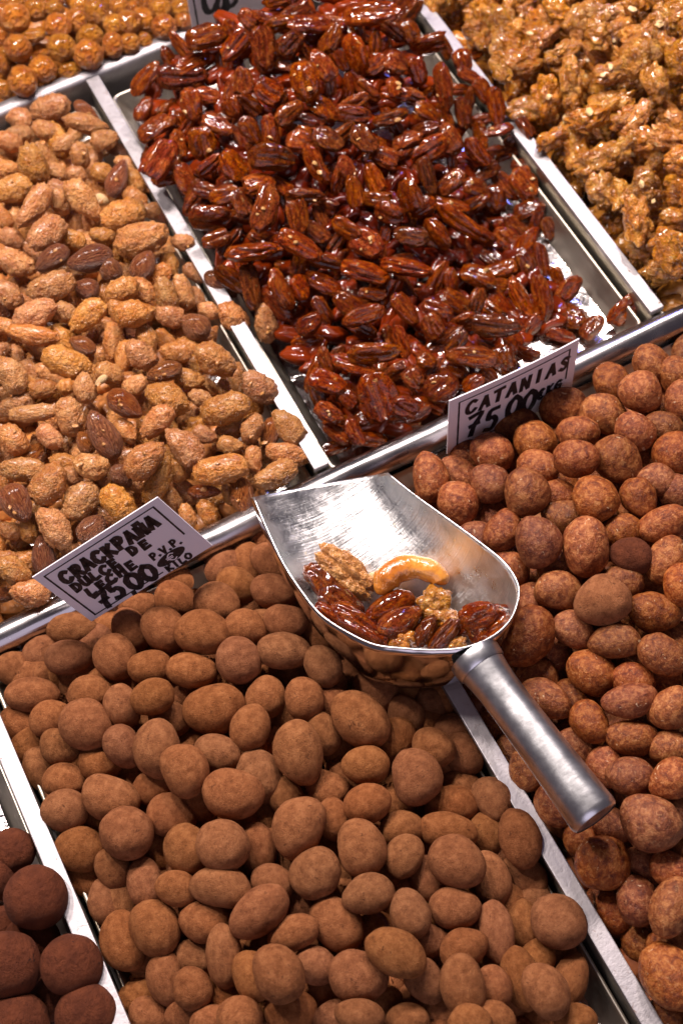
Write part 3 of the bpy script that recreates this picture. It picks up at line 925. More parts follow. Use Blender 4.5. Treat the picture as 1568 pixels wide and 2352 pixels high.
def put(n, rng, name, label, cat, group, mesh_kind=None):
    k = mesh_kind or n.kind
    me = SHAPES[k][rng.randrange(len(SHAPES[k]))]
    o = bpy.data.objects.new(name, me)
    COL.objects.link(o)
    P = CAMP + n.d * n.t
    flip = rng.choice(((1, 1), (-1, -1), (1, -1), (-1, 1))) if k != 'pecan' else rng.choice(((1, 1), (-1, 1), (1, 1), (1, -1)))
    Rm = n.R.copy()
    Rm[:, 0] *= flip[0]
    Rm[:, 2] *= flip[1]
    Rm[:, 1] = np.cross(Rm[:, 2], Rm[:, 0])
    mm = Matrix([list(r) for r in Rm]) @ Matrix.Diagonal(Vector(n.ax))
    mm = mm.to_4x4()
    mm.translation = Vector(P)
    o.matrix_world = mm
    tag(o, label, cat, group)
    n.o = o
    return o


def bed(name, kind, x0, x1, y0, y1, Hf, depth, size, step, seed, mat, skip=None):
    """the nuts deeper in the heap, seen only through the gaps"""
    rng = random.Random(seed)
    V, F = [], []
    y = y0
    while y < y1:
        x = x0
        while x < x1:
            px, py = x + rng.uniform(-.3, .3) * step, y + rng.uniform(-.3, .3) * step
            x += step
            z = max(Hf(px, py) - depth, -0.026)
            if skip and skip(px, py):
                continue
            q = proj(np.array([px, py, z]))[0]
            if not (-120 < q[0] < 1690 and -120 < q[1] < 2470):
                continue
            base, fc = LOW[kind][rng.randrange(3)]
            s = np.array([size[0], size[1], size[1] * .85]) * rng.uniform(.85, 1.1)
            R = np.array(Matrix.Rotation(rng.uniform(0, 6.28), 3, 'Z') @ Matrix.Rotation(rng.uniform(-.5, .5), 3, 'Y'))
            w = (base * s) @ R.T + np.array([px, py, z])
            o = len(V)
            V += w.tolist()
            F += [tuple(i + o for i in f) for f in fc]
        y += step
    return tag(link(name, mesh(name, V, F), mat), kind='stuff')


def half(L, ox, oy):
    return [(r[0] / 2 + ox, r[1] / 2 + oy, r[2] / 2, r[3] / 2) + tuple(r[4:]) for r in L]


RIM_PX = [(583, 1143), (651, 1294), (738, 1413), (760, 1500), (866, 1578), (934, 1594), (1049, 1580), (1172, 1422), (1190, 1372), (1159, 1294), (1049, 1207), (889, 1087)]
scoop_area = inside(RIM_PX)


def poly_world(pts):
    return [tuple(proj(np.array(p))[0]) for p in pts]


# cocoa dusted nuts
rng = random.Random(5)
raw = half(COCOA5, 0, 1568) + half(COCOA6, 784, 1568) + half(COCOA3, 0, 784) + COCOA1
raw = [(x, y, max(a, 100), max(b, 80), an, L) for x, y, a, b, an, L in raw]
cocoa = [make(*r, 'cocoa', H_cocoa, rng) for r in raw]
area = inside(poly_world([(XL + .012, .05, -.01), (XR - .012, .05, -.01), (XR - .012, YF0 - .02, -.01), (XL + .012, YF0 - .02, -.01)])) & ~scoop_area
area &= ~inside([(1270, 2110), (1330, 2090), (1600, 2420), (1340, 2420), (1330, 2290)])
extra = fill(cocoa, area, 'cocoa', H_cocoa, rng, ((100, 122), (.76, .9)), (-.021, -.015), 110)
relax(cocoa + extra)
COCOA_G = 'brown cocoa dusted nuts heaped in the front tray'
for n in cocoa:
    put(n, rng, 'cocoa_nut', 'matt brown cocoa dusted nut in the heap below the scoop', 'chocolate nut', COCOA_G)
for n in extra:
    put(n, rng, 'cocoa_nut', 'matt brown cocoa dusted nut in the heap below the scoop', 'chocolate nut', COCOA_G)
single(cocoa, [
    (75, 1595, 'oval cocoa nut uppermost at the top end of the left divider'),
    (55, 1665, 'cocoa nut wedged under the uppermost one against the left divider'),
    (197, 1665, 'large round cocoa nut near the left divider, below the left end of the price card'),
    (165, 1443, 'oval cocoa nut right under the lower left corner of the price card'),
    (160, 1509, 'slanting oval cocoa nut second below the price card corner'),
    (265, 1510, 'tall round cocoa nut just below the lowest point of the price card'),
    (315, 1390, 'cocoa nut covering the lower edge of the price card'),
    (405, 1336, 'cocoa nut against the KILO corner of the price card'),
    (500, 1383, 'cocoa nut between the price card and the mouth of the scoop'),
    (467, 1451, 'wide oval cocoa nut lying on top, right of the price card'),
    (547, 1515, 'large round cocoa nut halfway between price card and scoop'),
    (652, 1495, 'oval cocoa nut lying on top closest to the left side of the scoop'),
    (630, 1360, 'cocoa nut tucked beside the left rim of the scoop'),
    (492, 1630, 'largest oval cocoa nut in the upper middle of the heap'),
    (575, 1670, 'smaller egg shaped cocoa nut touching the largest oval one on its right'),
    (360, 1720, 'tall oval cocoa nut left of the centre of the heap'),
    (252, 1835, 'broad oval cocoa nut in the left part of the heap'),
    (290, 1913, 'big round cocoa nut below the broad oval one at the left'),
    (535, 1825, 'broad oval cocoa nut perched on another one in mid heap'),
    (511, 1944, 'round cocoa nut perched on a long kidney shaped one'),
    (507, 2035, 'long kidney shaped cocoa nut under the perched round one'),
    (595, 2095, 'long slanting cocoa nut lying on top in the lower middle'),
    (357, 2130, 'large round cocoa nut low in the left part of the heap'),
    (280, 2163, 'upright oval cocoa nut along the left divider near the truffles'),
    (637, 2235, 'large round cocoa nut on top near the bottom edge'),
    (682, 1900, 'large tilted oval cocoa nut left of the heap centre line'),
    (685, 1730, 'tall wide cocoa nut in the middle, below the scoop bowl'),
    (826, 1652, 'big slanting oval cocoa nut directly under the scoop bowl'),
    (839, 1757, 'flat lying oval cocoa nut second below the scoop bowl'),
    (959, 1783, 'large round cocoa nut just left of the divider, under the scoop'),
    (832, 1948, 'tall round cocoa nut at the very centre of the heap'),
    (1134, 1833, 'oval cocoa nut against the right divider, level with the handle'),
    (1194, 1925, 'upright oval cocoa nut against the right divider, level with the handle end'),
    (1049, 1980, 'large egg shaped cocoa nut on top in the right half of the heap'),
    (1044, 2088, 'flat lying oval cocoa nut below the large egg shaped one'),
    (1281, 2118, 'largest round cocoa nut against the right divider'),
    (909, 2188, 'long slanting cocoa nut on top in the lower right part'),
    (820, 2245, 'wide cocoa nut near the bottom edge, below the long slanting one'),
    (1061, 2265, 'upright oval cocoa nut on top near the bottom edge, right side'),
    (1254, 2275, 'oval cocoa nut lying beside the bare foil at the lower right'),
    (1306, 2255, 'narrow cocoa nut leaning behind the one beside the bare foil'),
])
def bare_corner(x, y):
    q = proj(np.array([x, y, -.02]))[0]
    i, j = min(max(int((q[1] + 60) / 5), 0), GX.shape[0] - 1), min(max(int((q[0] + 60) / 5), 0), GX.shape[1] - 1)
    return bool(corner[i, j])


corner = inside([(1225, 2090), (1330, 2060), (1600, 2440), (1290, 2440), (1260, 2300)])
bed('cocoa_nut_bed', 'cocoa', XL + .018, XR - .018, .07, YF0 - .03, H_cocoa, .023, (.0135, .0105), .018, 11, M['cocoa'], lambda x, y: bare_corner(x, y))

# reddish speckled nuts
rng = random.Random(6)
raw = half(CAT4, 784, 784) + half(CAT6, 784, 1568)
raw = [(x, y, max(a, 98), max(b, 80), an, L) for x, y, a, b, an, L in raw]
cat = [make(*r, 'catania', H_catania, rng) for r in raw]
area = inside(poly_world([(XR + .013, .03, -.01), (XU, .03, -.01), (XU, YF0 - .018, .0), (XR + .013, YF0 - .018, -.01)])) & ~scoop_area
area |= inside([(1430, 900), (1480, 850), (1640, 800), (1640, 1100), (1430, 1000)])
extra = fill(cat, area, 'catania', H_catania, rng, ((98, 118), (.78, .92)), (-.022, -.015), 90)
relax(cat + extra)
CAT_G = 'reddish speckled chocolate nuts heaped at the right'
for n in cat + extra:
    put(n, rng, 'speckled_nut', 'reddish brown speckled chocolate nut in the heap right of the scoop', 'chocolate nut', CAT_G)
single(cat, [
    (989, 1094, 'upright speckled nut beside the right corner of the scoop mouth'),
    (1054, 1156, 'speckled nut touching the right rim of the scoop, upper one'),
    (1124, 1111, 'round speckled nut below the left end of the upright price card'),
    (1129, 1039, 'round speckled nut leaning on the left end of the upright price card'),
    (1186, 975, 'speckled nut hiding the lower middle of the upright price card'),
    (1293, 938, 'speckled nut covering the lower right of the upright price card'),
    (1210, 1129, 'large round speckled nut on top, left part of the heap'),
    (1323, 1054, 'pale flat lying oval speckled nut on top in front of the price card'),
    (1388, 951, 'speckled nut just right of the upright price card'),
    (1471, 899, 'round speckled nut highest at the back of the heap'),
    (1496, 838, 'speckled nut leaning on the chrome rail at the back'),
    (1367, 1144, 'round speckled nut right of the large round one on top'),
    (1466, 1144, 'upright egg shaped speckled nut at the right part of the heap'),
    (1236, 1241, 'big speckled nut nearest the widest part of the scoop'),
    (1344, 1256, 'upright oval speckled nut in the middle of the heap'),
    (1285, 1355, 'flat lying oval speckled nut right of the scoop back'),
    (1214, 1465, 'large speckled nut behind the joint of scoop and handle'),
    (1409, 1471, 'long flat speckled nut under the dull cocoa coloured one'),
    (1520, 1505, 'speckled nut at the right edge, level with the handle joint'),
    (1253, 1603, 'long speckled nut right of the upper part of the handle'),
    (1445, 1610, 'wide speckled nut lying on top right of the handle'),
    (1491, 1891, 'large kidney shaped speckled nut just right of the handle end'),
    (1384, 1982, 'round speckled nut just below the handle end'),
    (1464, 2068, 'upright speckled nut beside the right divider in the lower part'),
    (1534, 2244, 'biggest speckled nut, beside the divider in the bottom right corner'),
])
single(cat, [(1381, 1379, 'dull cocoa coloured nut on top among the speckled ones')], M['cocoa'])
single(cat, [(1449, 1274, 'small smooth dark nut without speckles right of the heap centre')], M['truffle'])
bed('speckled_nut_bed', 'catania', XR + .018, XU - .02, .05, YF0 - .03, H_catania, .03, (.013, .0105), .019, 12, M['catania'])

# dark truffles
rng = random.Random(7)
tr = [make(*r, 'truffle', H_truffle, rng) for r in half(TRUF5, 0, 1568)]
relax(tr)
for n in tr:
    put(n, rng, 'truffle', 'large round dark cocoa truffle in the lower left corner', 'truffle', 'dark truffles in the lower left corner')

single(tr, [
    (82, 2060, 'dark truffle leaning on the left divider, uppermost whole one'),
    (165, 2216, 'dark truffle overlapping the left divider, second whole one from the top'),
    (200, 2329, 'dark truffle by the divider cut off by the bottom edge'),
    (21, 2215, 'large dark truffle cut off by the left edge of the photo'),
    (31, 1954, 'smaller rough dark truffle at the back of the corner'),
])

# sugar crusted almonds
rng = random.Random(8)
raw = half(ALM1, 0, 0) + half(ALM3, 0, 784)
KD = {0: 'candied', 1: 'almond', 2: 'peanut'}
raw = [(x, y, max(a, 58) if L < 2 else a, min(b, max(a, 58) * .70) if q == 0 else b, an, L, q) for x, y, a, b, an, L, q in raw]
alm = [make(*r[:6], KD[int(r[6])], H_candied, rng) for r in raw]
area = inside(poly_world([(XL - .1, YF1 + .014, -.01), (XR - .014, YF1 + .014, -.01), (XR - .014, YB - .02, -.01), (XL - .1, YB - .02, -.01)]))
area &= ~inside([(0, 1330), (80, 1290), (150, 1400), (0, 1460)])
extra = fill(alm, area, 'candied', H_candied, rng, ((82, 112), (.48, .62)), (-.020, -.012), 150)
for n in extra:
    if rng.random() < .07:
        n.kind = 'almond'
relax(alm + extra)
ALM_G = 'sugar crusted almonds heaped in the tray at left'
for n in alm + extra:
    if n.kind == 'candied':
        put(n, rng, 'sugared_almond', 'golden brown almond in a lumpy sugar crust in the left heap', 'candied almond', ALM_G)
    elif n.kind == 'almond':
        put(n, rng, 'almond', 'almond with bare reddish brown skin among the sugar crusted ones', 'almond', 'bare skinned almonds in the left heap')
    else:
        put(n, rng, 'peeled_nut', 'small pale peeled nut among the sugar crusted almonds', 'nut', 'pale peeled nuts in the almond heap')
single(alm, [
    (117, 247, 'sugared almond nearest the back rail at the top of the left heap'),
    (200, 257, 'bare reddish almond under the back rail beside the divider'),
    (270, 410, 'dark bare almond standing near the upper part of the divider'),
    (232, 460, 'pale round peeled nut near the upper divider in the left heap'),
    (300, 692, 'sugared almond in a raised knobbly cluster in the middle of the left heap'),
    (325, 550, 'double sugared almond above the knobbly cluster'),
    (120, 595, 'bare brown almond lying left of two others above the cluster'),
    (207, 595, 'bare brown almond just above left of the knobbly cluster'),
    (420, 557, 'small round sugared nut lying on the divider'),
    (507, 654, 'bare brown almond lying across the divider'),
    (535, 730, 'round sugared almond lying on the divider further down'),
    (612, 742, 'sugared almond fallen over the divider onto the pecan side'),
    (239, 999, 'big dark bare almond standing out in the lower left heap'),
    (287, 929, 'striped light brown bare almond above the big dark one'),
    (39, 1156, 'dark bare almond at the left edge above the price card'),
    (377, 854, 'red brown bare almond lying flat in the mid left heap'),
    (100, 1279, 'upright bare almond at the left end of the price card'),
    (70, 1364, 'sugared almond lying on the chrome rail left of the price card'),
    (556, 1140, 'bare almond pointing at the chrome rail beside the scoop mouth'),
    (516, 1025, 'large sugared almond just above the divider end'),
    (425, 1025, 'large slanting sugared almond in the lower right of the left heap'),
    (630, 1094, 'sugared almond lying along the chrome rail by the scoop'),
    (232, 874, 'thin pale nut chip in the middle of the left heap'),
])
bed('sugared_almond_bed', 'candied', XL - .02, XR - .02, YF1 + .02, YB - .02, H_candied, .026, (.0125, .009), .018, 13, M['candied'])

# caramel pecans
rng = random.Random(9)
raw = half(PEC1, 0, 0) + half(PEC2, 784, 0) + half(PEC4, 784, 784)
pec = [make(*r, 'pecan', H_pecan, rng) for r in raw]
parea = inside([(440, 70), (500, 40), (610, 10), (640, -40), (930, -40), (960, 60), (1050, 80), (1090, 130), (1165, 200), (1230, 300), (1250, 470), (1260, 560),
                (1260, 640), (1330, 640), (1350, 740), (1300, 770), (1240, 790), (1040, 900), (1000, 960), (880, 1000), (770, 1035), (730, 960), (650, 830), (560, 680), (470, 560),
                (440, 480), (390, 410), (340, 400), (330, 330), (300, 230), (330, 170), (400, 120)])
extra = fill(pec, parea, 'pecan', H_pecan, rng, ((75, 112), (.38, .52)), (-.016, -.004), 155, .86)
relax(pec + extra)
def pecan_skip(x, y):
    q = proj(np.array([x, y, H_pecan(x, y) - .015]))[0]
    i, j = int((q[1] + 60) / 5), int((q[0] + 60) / 5)
    if q[1] < -40:
        return x < .26 or x > XU + .01
    return not (0 <= i < GX.shape[0] - 8 and 4 <= j < GX.shape[1] - 8 and parea[i, j] and parea[i, j - 4] and parea[i, j + 6])


PEC_G = 'caramel glazed pecans heaped in the middle tray'
for n in pec + extra:
    put(n, rng, 'pecan', 'glossy dark red caramel pecan in the middle heap', 'pecan', PEC_G)
single(pec, [
    (477, 82, 'large pecan lying over the back rail under the back price card'),
    (335, 180, 'pecan at the upper left edge of the heap by the divider'),
    (367, 365, 'plump pecan leaning over the left divider'),
    (625, 360, 'broad flat pecan lying on top in the upper middle'),
    (610, 480, 'upright pecan with a deep groove in the left middle of the heap'),
    (575, 580, 'long pecan lying level in the left middle of the heap'),
    (1199, 280, 'slim pecan fallen across the right divider towards the walnuts'),
    (1139, 245, 'upright pecan at the right divider'),
    (1245, 686, 'upright pecan at the edge of the bare tray strip'),
    (1304, 665, 'pecan lying on the bare tray floor furthest right'),
    (1436, 712, 'lone glazed piece in the near right corner of the pecan tray'),
    (859, 810, 'long level pecan at the front of the heap'),
    (904, 814, 'long level pecan at the front, right of its twin'),
    (854, 30, 'long pecan on top at the far end of the heap'),
])
bed('pecan_bed', 'pecan', XR + .015, XU - .035, YF1 + .012, YB + .03, H_pecan, .016, (.0125, .0062), .0125, 14, M['pecan'], pecan_skip)

# golden walnuts
rng = random.Random(10)
warea = inside(poly_world([(XU + .014, YF1 + .022, 0), (XU + .3, YF1 + .03, 0), (XU + .3, 1.1, .03), (XU + .016, 1.05, 0)]))
wal = []
top = fill([], warea, 'walnut', H_walnut, rng, ((78, 150), (.5, .82)), (-.004, .012), 130, .78)
for n in top:
    n.layer = 2
extra = fill(top, warea, 'walnut', H_walnut, rng, ((70, 110), (.55, .85)), (-.024, -.016), 70)
relax(top + extra)
for n in top + extra:
    put(n, rng, 'walnut_piece', 'golden caramel coated walnut piece in the right hand heap', 'walnut', 'caramel walnut pieces heaped at the upper right')
bed('walnut_bed', 'walnut', XU + .015, XU + .3, YF1 + .02, 1.1, H_walnut, .028, (.012, .009), .017, 15, M['walnut'])

# caramel hazelnuts
rng = random.Random(12)
haz = [make(x, y, a * 1.1, b * 1.1, an, L, 'hazelnut', H_hazel, rng) for x, y, a, b, an, L in half(HAZ1, 0, 0)]
area = inside(poly_world([(XL - .1, YB + .02, -.01), (.6, YB + .02, -.01), (.6, 1.2, 0), (XL - .1, 1.2, 0)])) & ~inside([(430, -60), (440, 70), (650, 40), (660, -60)]) & (GX < 640)
extra = fill(haz, area, 'hazelnut', H_hazel, rng, ((44, 56), (.85, .98)), (-.030, -.024), 8, 1.1)
relax(haz + extra)
for n in haz + extra:
    put(n, rng, 'hazelnut', 'round shiny caramel hazelnut in the upper left heap', 'hazelnut', 'caramel hazelnuts heaped at the upper left')
bed('hazelnut_bed', 'hazelnut', XL - .05, .3, YB + .022, 1.2, H_hazel, .050, (.0095, .009), .017, 16, M['hazel'])



def crumbs(name, nuts, count, size, mat, seed):
    """tiny broken bits lying on the heap"""
    rng = random.Random(seed)
    V, F = [], []
    P0, F0 = ico(1)
    pool = [n for n in nuts if n.layer >= 2]
    for k in range(count):
        n = rng.choice(pool)
        c = CAMP + n.d * n.t
        u = np.array([rng.uniform(-.55, .55), rng.uniform(-.55, .55), 0])
        u[2] = math.sqrt(max(0, 1 - u[0] ** 2 - u[1] ** 2)) * (1 if n.R[2, 2] > 0 else -1)
        p = c + n.R @ (u * n.ax * .96)
        s = rng.uniform(*size) * np.array([rng.uniform(.8, 1.5), rng.uniform(.6, 1), rng.uniform(.5, .8)])
        Rm = np.array(Matrix.Rotation(rng.uniform(0, 6.28), 3, 'Z') @ Matrix.Rotation(rng.uniform(-.8, .8), 3, 'X'))
        o = len(V)
        jit = np.array([[rng.uniform(.7, 1.2)] for _ in range(len(P0))])
        V += ((P0 * jit * s) @ Rm.T + p).tolist()
        F += [tuple(i + o for i in f) for f in F0]
    return tag(link(name, mesh(name, V, F), mat, smooth=False), kind='stuff')


crumbs('nut_crumb', pec, 42, (.0010, .0022), M['crumb'], 41)
crumbs('nut_crumb', top, 34, (.0014, .0036), M['pale'], 42)
crumbs('sugar_crumb', alm, 60, (.0009, .0020), M['candied'], 43)

# ------------------------------------------------------------------ the scoop
RIM_D = [(583, 1143), (614, 1216), (651, 1294), (696, 1363), (738, 1413), (797, 1452), (861, 1481), (934, 1490), (1003, 1493), (1072, 1486), (1131, 1461),
         (1172, 1422), (1190, 1372), (1186, 1335), (1159, 1294), (1117, 1258), (1049, 1207), (957, 1141), (889, 1087)]
Z_LEFT, Z_RIGHT, Z_BACK = 0.052, 0.030, 0.056


def scoop_pt(p):
    u = np.clip(((np.array(p) - np.array([735, 1115])) @ np.array([.68, .73])) / 500, 0, 1)
    v = np.clip(((np.array(p) - np.array([583, 1143])) @ np.array([.98, -.18])) / 312, 0, 1)
    zm = Z_LEFT + (Z_RIGHT - Z_LEFT) * v
    return unp(p[0], p[1], zm + (Z_BACK - zm) * u ** .8)


rim = np.array([scoop_pt(p) for p in RIM_D])


def catmull(P, n):
    Q = np.vstack([2 * P[0] - P[1], P, 2 * P[-1] - P[-2]])
    out = []
    for i in range(1, len(Q) - 2):
        for t in np.linspace(0, 1, n, endpoint=False):
            a, b, c, d = Q[i - 1], Q[i], Q[i + 1], Q[i + 2]
            out.append(.5 * (2 * b + (c - a) * t + (2 * a - 5 * b + 4 * c - d) * t * t + (3 * b - a - 3 * c + d) * t ** 3))
    out.append(P[-1])
    return np.array(out)


rim = catmull(rim, 5)
mouth = (rim[0] + rim[-1]) / 2
back = scoop_pt((985, 1492))
axis = back - mouth
Lax = np.linalg.norm(axis)
axis /= Lax
lat = rim[-1] - rim[0]
lat -= axis * (lat @ axis)
lat /= np.linalg.norm(lat)
nrm = np.cross(lat, axis)
if nrm[2] < 0:
    nrm = -nrm
D_M, D_B = 0.018, 0.054
NT_ = 18
dv = (mouth - CAMP) / np.linalg.norm(mouth - CAMP)
LIP = dv * (D_M / -(dv @ nrm)) + nrm * D_M          # the lip of the sheet juts forward of the two corners
LIP = axis * (LIP @ axis) - axis * 0.0022


def scoop_surface(off=0.0):
    V = []
    K = len(rim)
    for k in range(K):
        r = rim[k]
        ax = (r - mouth) @ axis / Lax
        # where on the spine this rim point hangs
        f = k / (K - 1)
        if f < .5:
            g = f / .5
        else:
            g = (1 - f) / .5
        sp_x = min(max(ax, 0), 1) * .0
        s = min(1.0, g * 1.45)
        fx = .74 * min(1, g * 1.25)
        dep = D_M + (D_B - D_M) * min(1, (g * 1.5)) ** .8
        q = .78 - .20 * min(1, max(0, (g - .35) / .4))
        for i in range(NT_ + 1):
            th = math.pi / 2 * i / NT_
            lf = max(math.cos(th), 0) ** q
            df = math.sin(th) ** q if th else 0.0
            base = r * lf + (mouth + axis * (fx * Lax)) * (1 - lf) + LIP * (1 - s) * df
            hgt = (r - mouth) @ nrm
            spn = (mouth + axis * (fx * Lax) - mouth) @ nrm
            cur = (base - mouth) @ nrm
            V.append(base - nrm * (cur + dep * df - hgt * lf))
    return np.array(V), K


SV, K = scoop_surface()
F = []
n = NT_ + 1
for k in range(K - 1):
    for i in range(NT_):
        F.append((k * n + i, (k + 1) * n + i, (k + 1) * n + i + 1, k * n + i + 1))
scoop = tag(empty('scoop', tuple(mouth)), 'shiny metal scoop holding a few glazed nuts, its handle over the divider', 'scoop')
scoop.matrix_world = Matrix([list(r) for r in np.stack([lat, axis, nrm], 1)]).to_4x4() if np.linalg.det(np.stack([lat, axis, nrm], 1)) > 0 else Matrix([list(r) for r in np.stack([-lat, axis, nrm], 1)]).to_4x4()
mw = scoop.matrix_world.copy()
mw.translation = Vector(mouth)
scoop.matrix_world = mw
inv = np.array(mw.inverted())


def to_local(V):
    V = np.asarray(V)
    return V @ inv[:3, :3].T + inv[:3, 3]


me = mesh('scoop_pan', to_local(SV), F)
bm = bmesh.new()
bm.from_mesh(me)
bmesh.ops.remove_doubles(bm, verts=bm.verts, dist=1e-6)
bmesh.ops.recalc_face_normals(bm, faces=bm.faces)
bm.to_mesh(me)
bm.free()
pan = link('pan', me, M['scoop_out'], scoop)
md = pan.modifiers.new('smooth', 'SUBSURF')
md.levels = md.render_levels = 1
md = pan.modifiers.new('sheet', 'SOLIDIFY')
md.thickness = 0.0011
md.offset = 0
pan.data.materials.append(M['scoop'])
md.material_offset = 1
md.material_offset_rim = 1


def tube(name, pts, rads, seg, mat, parent, caps=True, local=True):
    pts = [np.asarray(p, float) for p in pts]
    V, F = [], []
    for k, p in enumerate(pts):
        tdir = pts[min(k + 1, len(pts) - 1)] - pts[max(k - 1, 0)]
        tdir = tdir / (np.linalg.norm(tdir) + 1e-12)
        a = np.cross(tdir, [0, 0, 1.0])
        if np.linalg.norm(a) < .1:
            a = np.cross(tdir, [0, 1.0, 0])
        a /= np.linalg.norm(a)
        b = np.cross(tdir, a)
        for i in range(seg):
            th = 2 * math.pi * i / seg
            V.append(p + rads[k] * (a * math.cos(th) + b * math.sin(th)))
    for k in range(len(pts) - 1):
        for i in range(seg):
            j = (i + 1) % seg
            F.append((k * seg + i, (k + 1) * seg + i, (k + 1) * seg + j, k * seg + j))
    if caps:
        F.append(tuple(range(seg)))
        F.append(tuple(range((len(pts) - 1) * seg, len(pts) * seg))[::-1])
    V = to_local(V) if local else V
    return link(name, mesh(name, V, F), mat, parent)


h0 = scoop_pt((1078, 1486)) + np.array([0.002, -0.0055, -0.0105])
h1 = unp(1368, 1880, 0.040)
hd = (h1 - h0) / np.linalg.norm(h1 - h0)
L = np.linalg.norm(h1 - h0)
ss = [0, .004, .010, .018, .03, .06, .085, L - .004, L - .0015, L]
rs = [.0128, .0127, .0119, .0113, .0113, .0119, .0127, .0133, .0130, .0119]
hp = [h0 + hd * s for s in ss]
hnd = tube('handle', hp, rs, 40, M['handle'], scoop, caps=False)
# sunk end cap and the collar where the tube meets the pan
tube('end_cap', [h1 - hd * .0012, h1 - hd * .0004, h1 - hd * .0002], [.0122, .0115, .004], 40, M['handle'], scoop)
tube('collar', [h0 - hd * .0045, h0 - hd * .002, h0 + hd * .0035, h0 + hd * .0045], [.0138, .0141, .0136, .0129], 36, M['handle'], scoop, caps=False)
# rolled bead along the rim
tube('rim_bead', list(rim), [.0006] * len(rim), 8, M['scoop'], scoop)

# ------------------------------------------------------------------ nuts in the scoop  (survey of a finer enlargement)


def pan_point(px, py, lift):
    """where the line of sight meets the pan, raised towards the viewer"""
    d = ray(px, py)
    best = None
    Cn = SV.reshape(K, n, 3)
    quads = Cn[:-1, :-1].reshape(-1, 3) * .25 + Cn[1:, :-1].reshape(-1, 3) * .25 + Cn[:-1, 1:].reshape(-1, 3) * .25 + Cn[1:, 1:].reshape(-1, 3) * .25
    w = quads - CAMP
    t = w @ d
    off = np.linalg.norm(w - t[:, None] * d, axis=1)
    near = np.argsort(off)[:6]
    far = near[off[near] < .004]
    tt = t[far].max() if len(far) else t[near[0]]
    return tt - lift


SC = [  # x, y, len, wid, angle, lift, kind, label
    (690, 637, 60, 45, 20, .003, 'peanut', 'tiny pale nut chip beside the walnut half in the scoop'),
    (420, 650, 170, 110, 50, .006, 'pecan', 'dark red glazed pecan tucked under the walnut half in the scoop'),
    (525, 770, 225, 125, 38, .009, 'pecan', 'dark red glazed pecan just below the walnut half in the scoop'),
    (465, 845, 170, 80, 42, .010, 'pecan', 'glazed pecan against the left rim inside the scoop'),
    (610, 885, 290, 115, 35, .015, 'pecan', 'long glazed pecan along the near left rim of the scoop'),
    (755, 800, 240, 115, -28, .012, 'almond', 'dark glazed almond left of the yellow broken nut in the scoop'),
    (820, 860, 215, 110, -28, .017, 'almond', 'dark glazed almond with an orange tip in the middle of the scoop'),
    (825, 950, 130, 95, 10, .016, 'walnut', 'small golden walnut crumb at the near rim of the scoop'),
    (945, 915, 150, 75, -68, .018, 'pecan', 'small upright glazed pecan at the near rim of the scoop'),
    (1040, 935, 185, 75, -50, .018, 'pecan', 'slanting glazed pecan next to the scoop handle joint'),
    (980, 770, 170, 130, -60, .009, 'walnut', 'yellow broken caramel nut under the cashew in the scoop'),
    (1030, 850, 165, 105, 20, .011, 'walnut', 'yellow caramel nut lump beside the dark shiny nut in the scoop'),
    (1205, 830, 165, 115, -20, .018, 'pecan', 'dark brown shiny nut with a pale end in the scoop'),
    (1270, 870, 215, 150, -35, .010, 'pecan', 'orange brown glazed pecan at the right end of the scoop'),
    (560, 830, 190, 100, 60, .004, 'pecan', 'glazed pecan lying under the others at the left of the scoop'),
    (700, 890, 200, 110, 10, .006, 'pecan', 'half buried glazed pecan in the middle of the pile in the scoop'),
    (890, 860, 160, 100, 50, .007, 'pecan', 'half buried glazed pecan under the yellow broken nut in the scoop'),
    (1130, 890, 170, 100, -10, .006, 'pecan', 'half buried glazed pecan behind the handle joint in the scoop'),
    (990, 955, 150, 90, 20, .008, 'walnut', 'brown caramel crumb low at the near rim of the scoop'),
    (1095, 972, 100, 60, -10, .014, 'walnut', 'brown nut crumb at the near rim beside the handle'),
]
rng = random.Random(21)
zs = 1 / 1.2544 * .5741
for (x, y, ln, wd, an, lift, kd, lab) in SC:
    px, py = (950 * .5741 + x * zs), (1800 * .5741 + y * zs)
    nn = make(px, py, ln * zs * 1.2, wd * zs * 1.25, an, 2, kd, lambda a, b: .02, rng)
    nn.t = pan_point(px, py, lift + .006)
    nn.ax[2] = max(nn.ax[2], .0055) if kd != 'peanut' else nn.ax[2]
    nm = {'pecan': 'pecan', 'almond': 'almond', 'walnut': 'walnut_piece', 'peanut': 'nut_chip'}[kd]
    o = put(nn, rng, nm, lab, 'nut', 'nuts in the scoop')
    if kd == 'almond':
        nme = o.data.copy()
        nme.materials.clear()
        nme.materials.append(M['pecan'])
        o.data = nme
# the walnut half
px, py = 950 * .5741 + 540 * zs, 1800 * .5741 + 610 * zs
nn = make(px, py, 375 * zs, 185 * zs, 40, 2, 'walnut_half', lambda a, b: .03, rng)
nn.t = pan_point(px, py, .014)
nn.ax[2] *= .6
half_nut = put(nn, rng, 'walnut_half', 'golden walnut half lying uppermost in the scoop', 'walnut', 'nuts in the scoop')
nt = NT('walnut_half_glaze')
cc = nt.ramp(nt.noise(1.6, 4), [(0.32, (0.30, 0.10, 0.018)), (0.52, (0.50, 0.215, 0.052)), (0.70, (0.66, 0.36, 0.12))])
nt.bump(nt.noise(3.5, 4), 0.4, 0.15)
M['half'] = nt.set(Base_Color=cc, Roughness=0.35, Coat_Weight=0.5, Coat_Roughness=0.1)
hm = half_nut.data.copy()
hm.materials.clear()
hm.materials.append(M['half'])
half_nut.data = hm
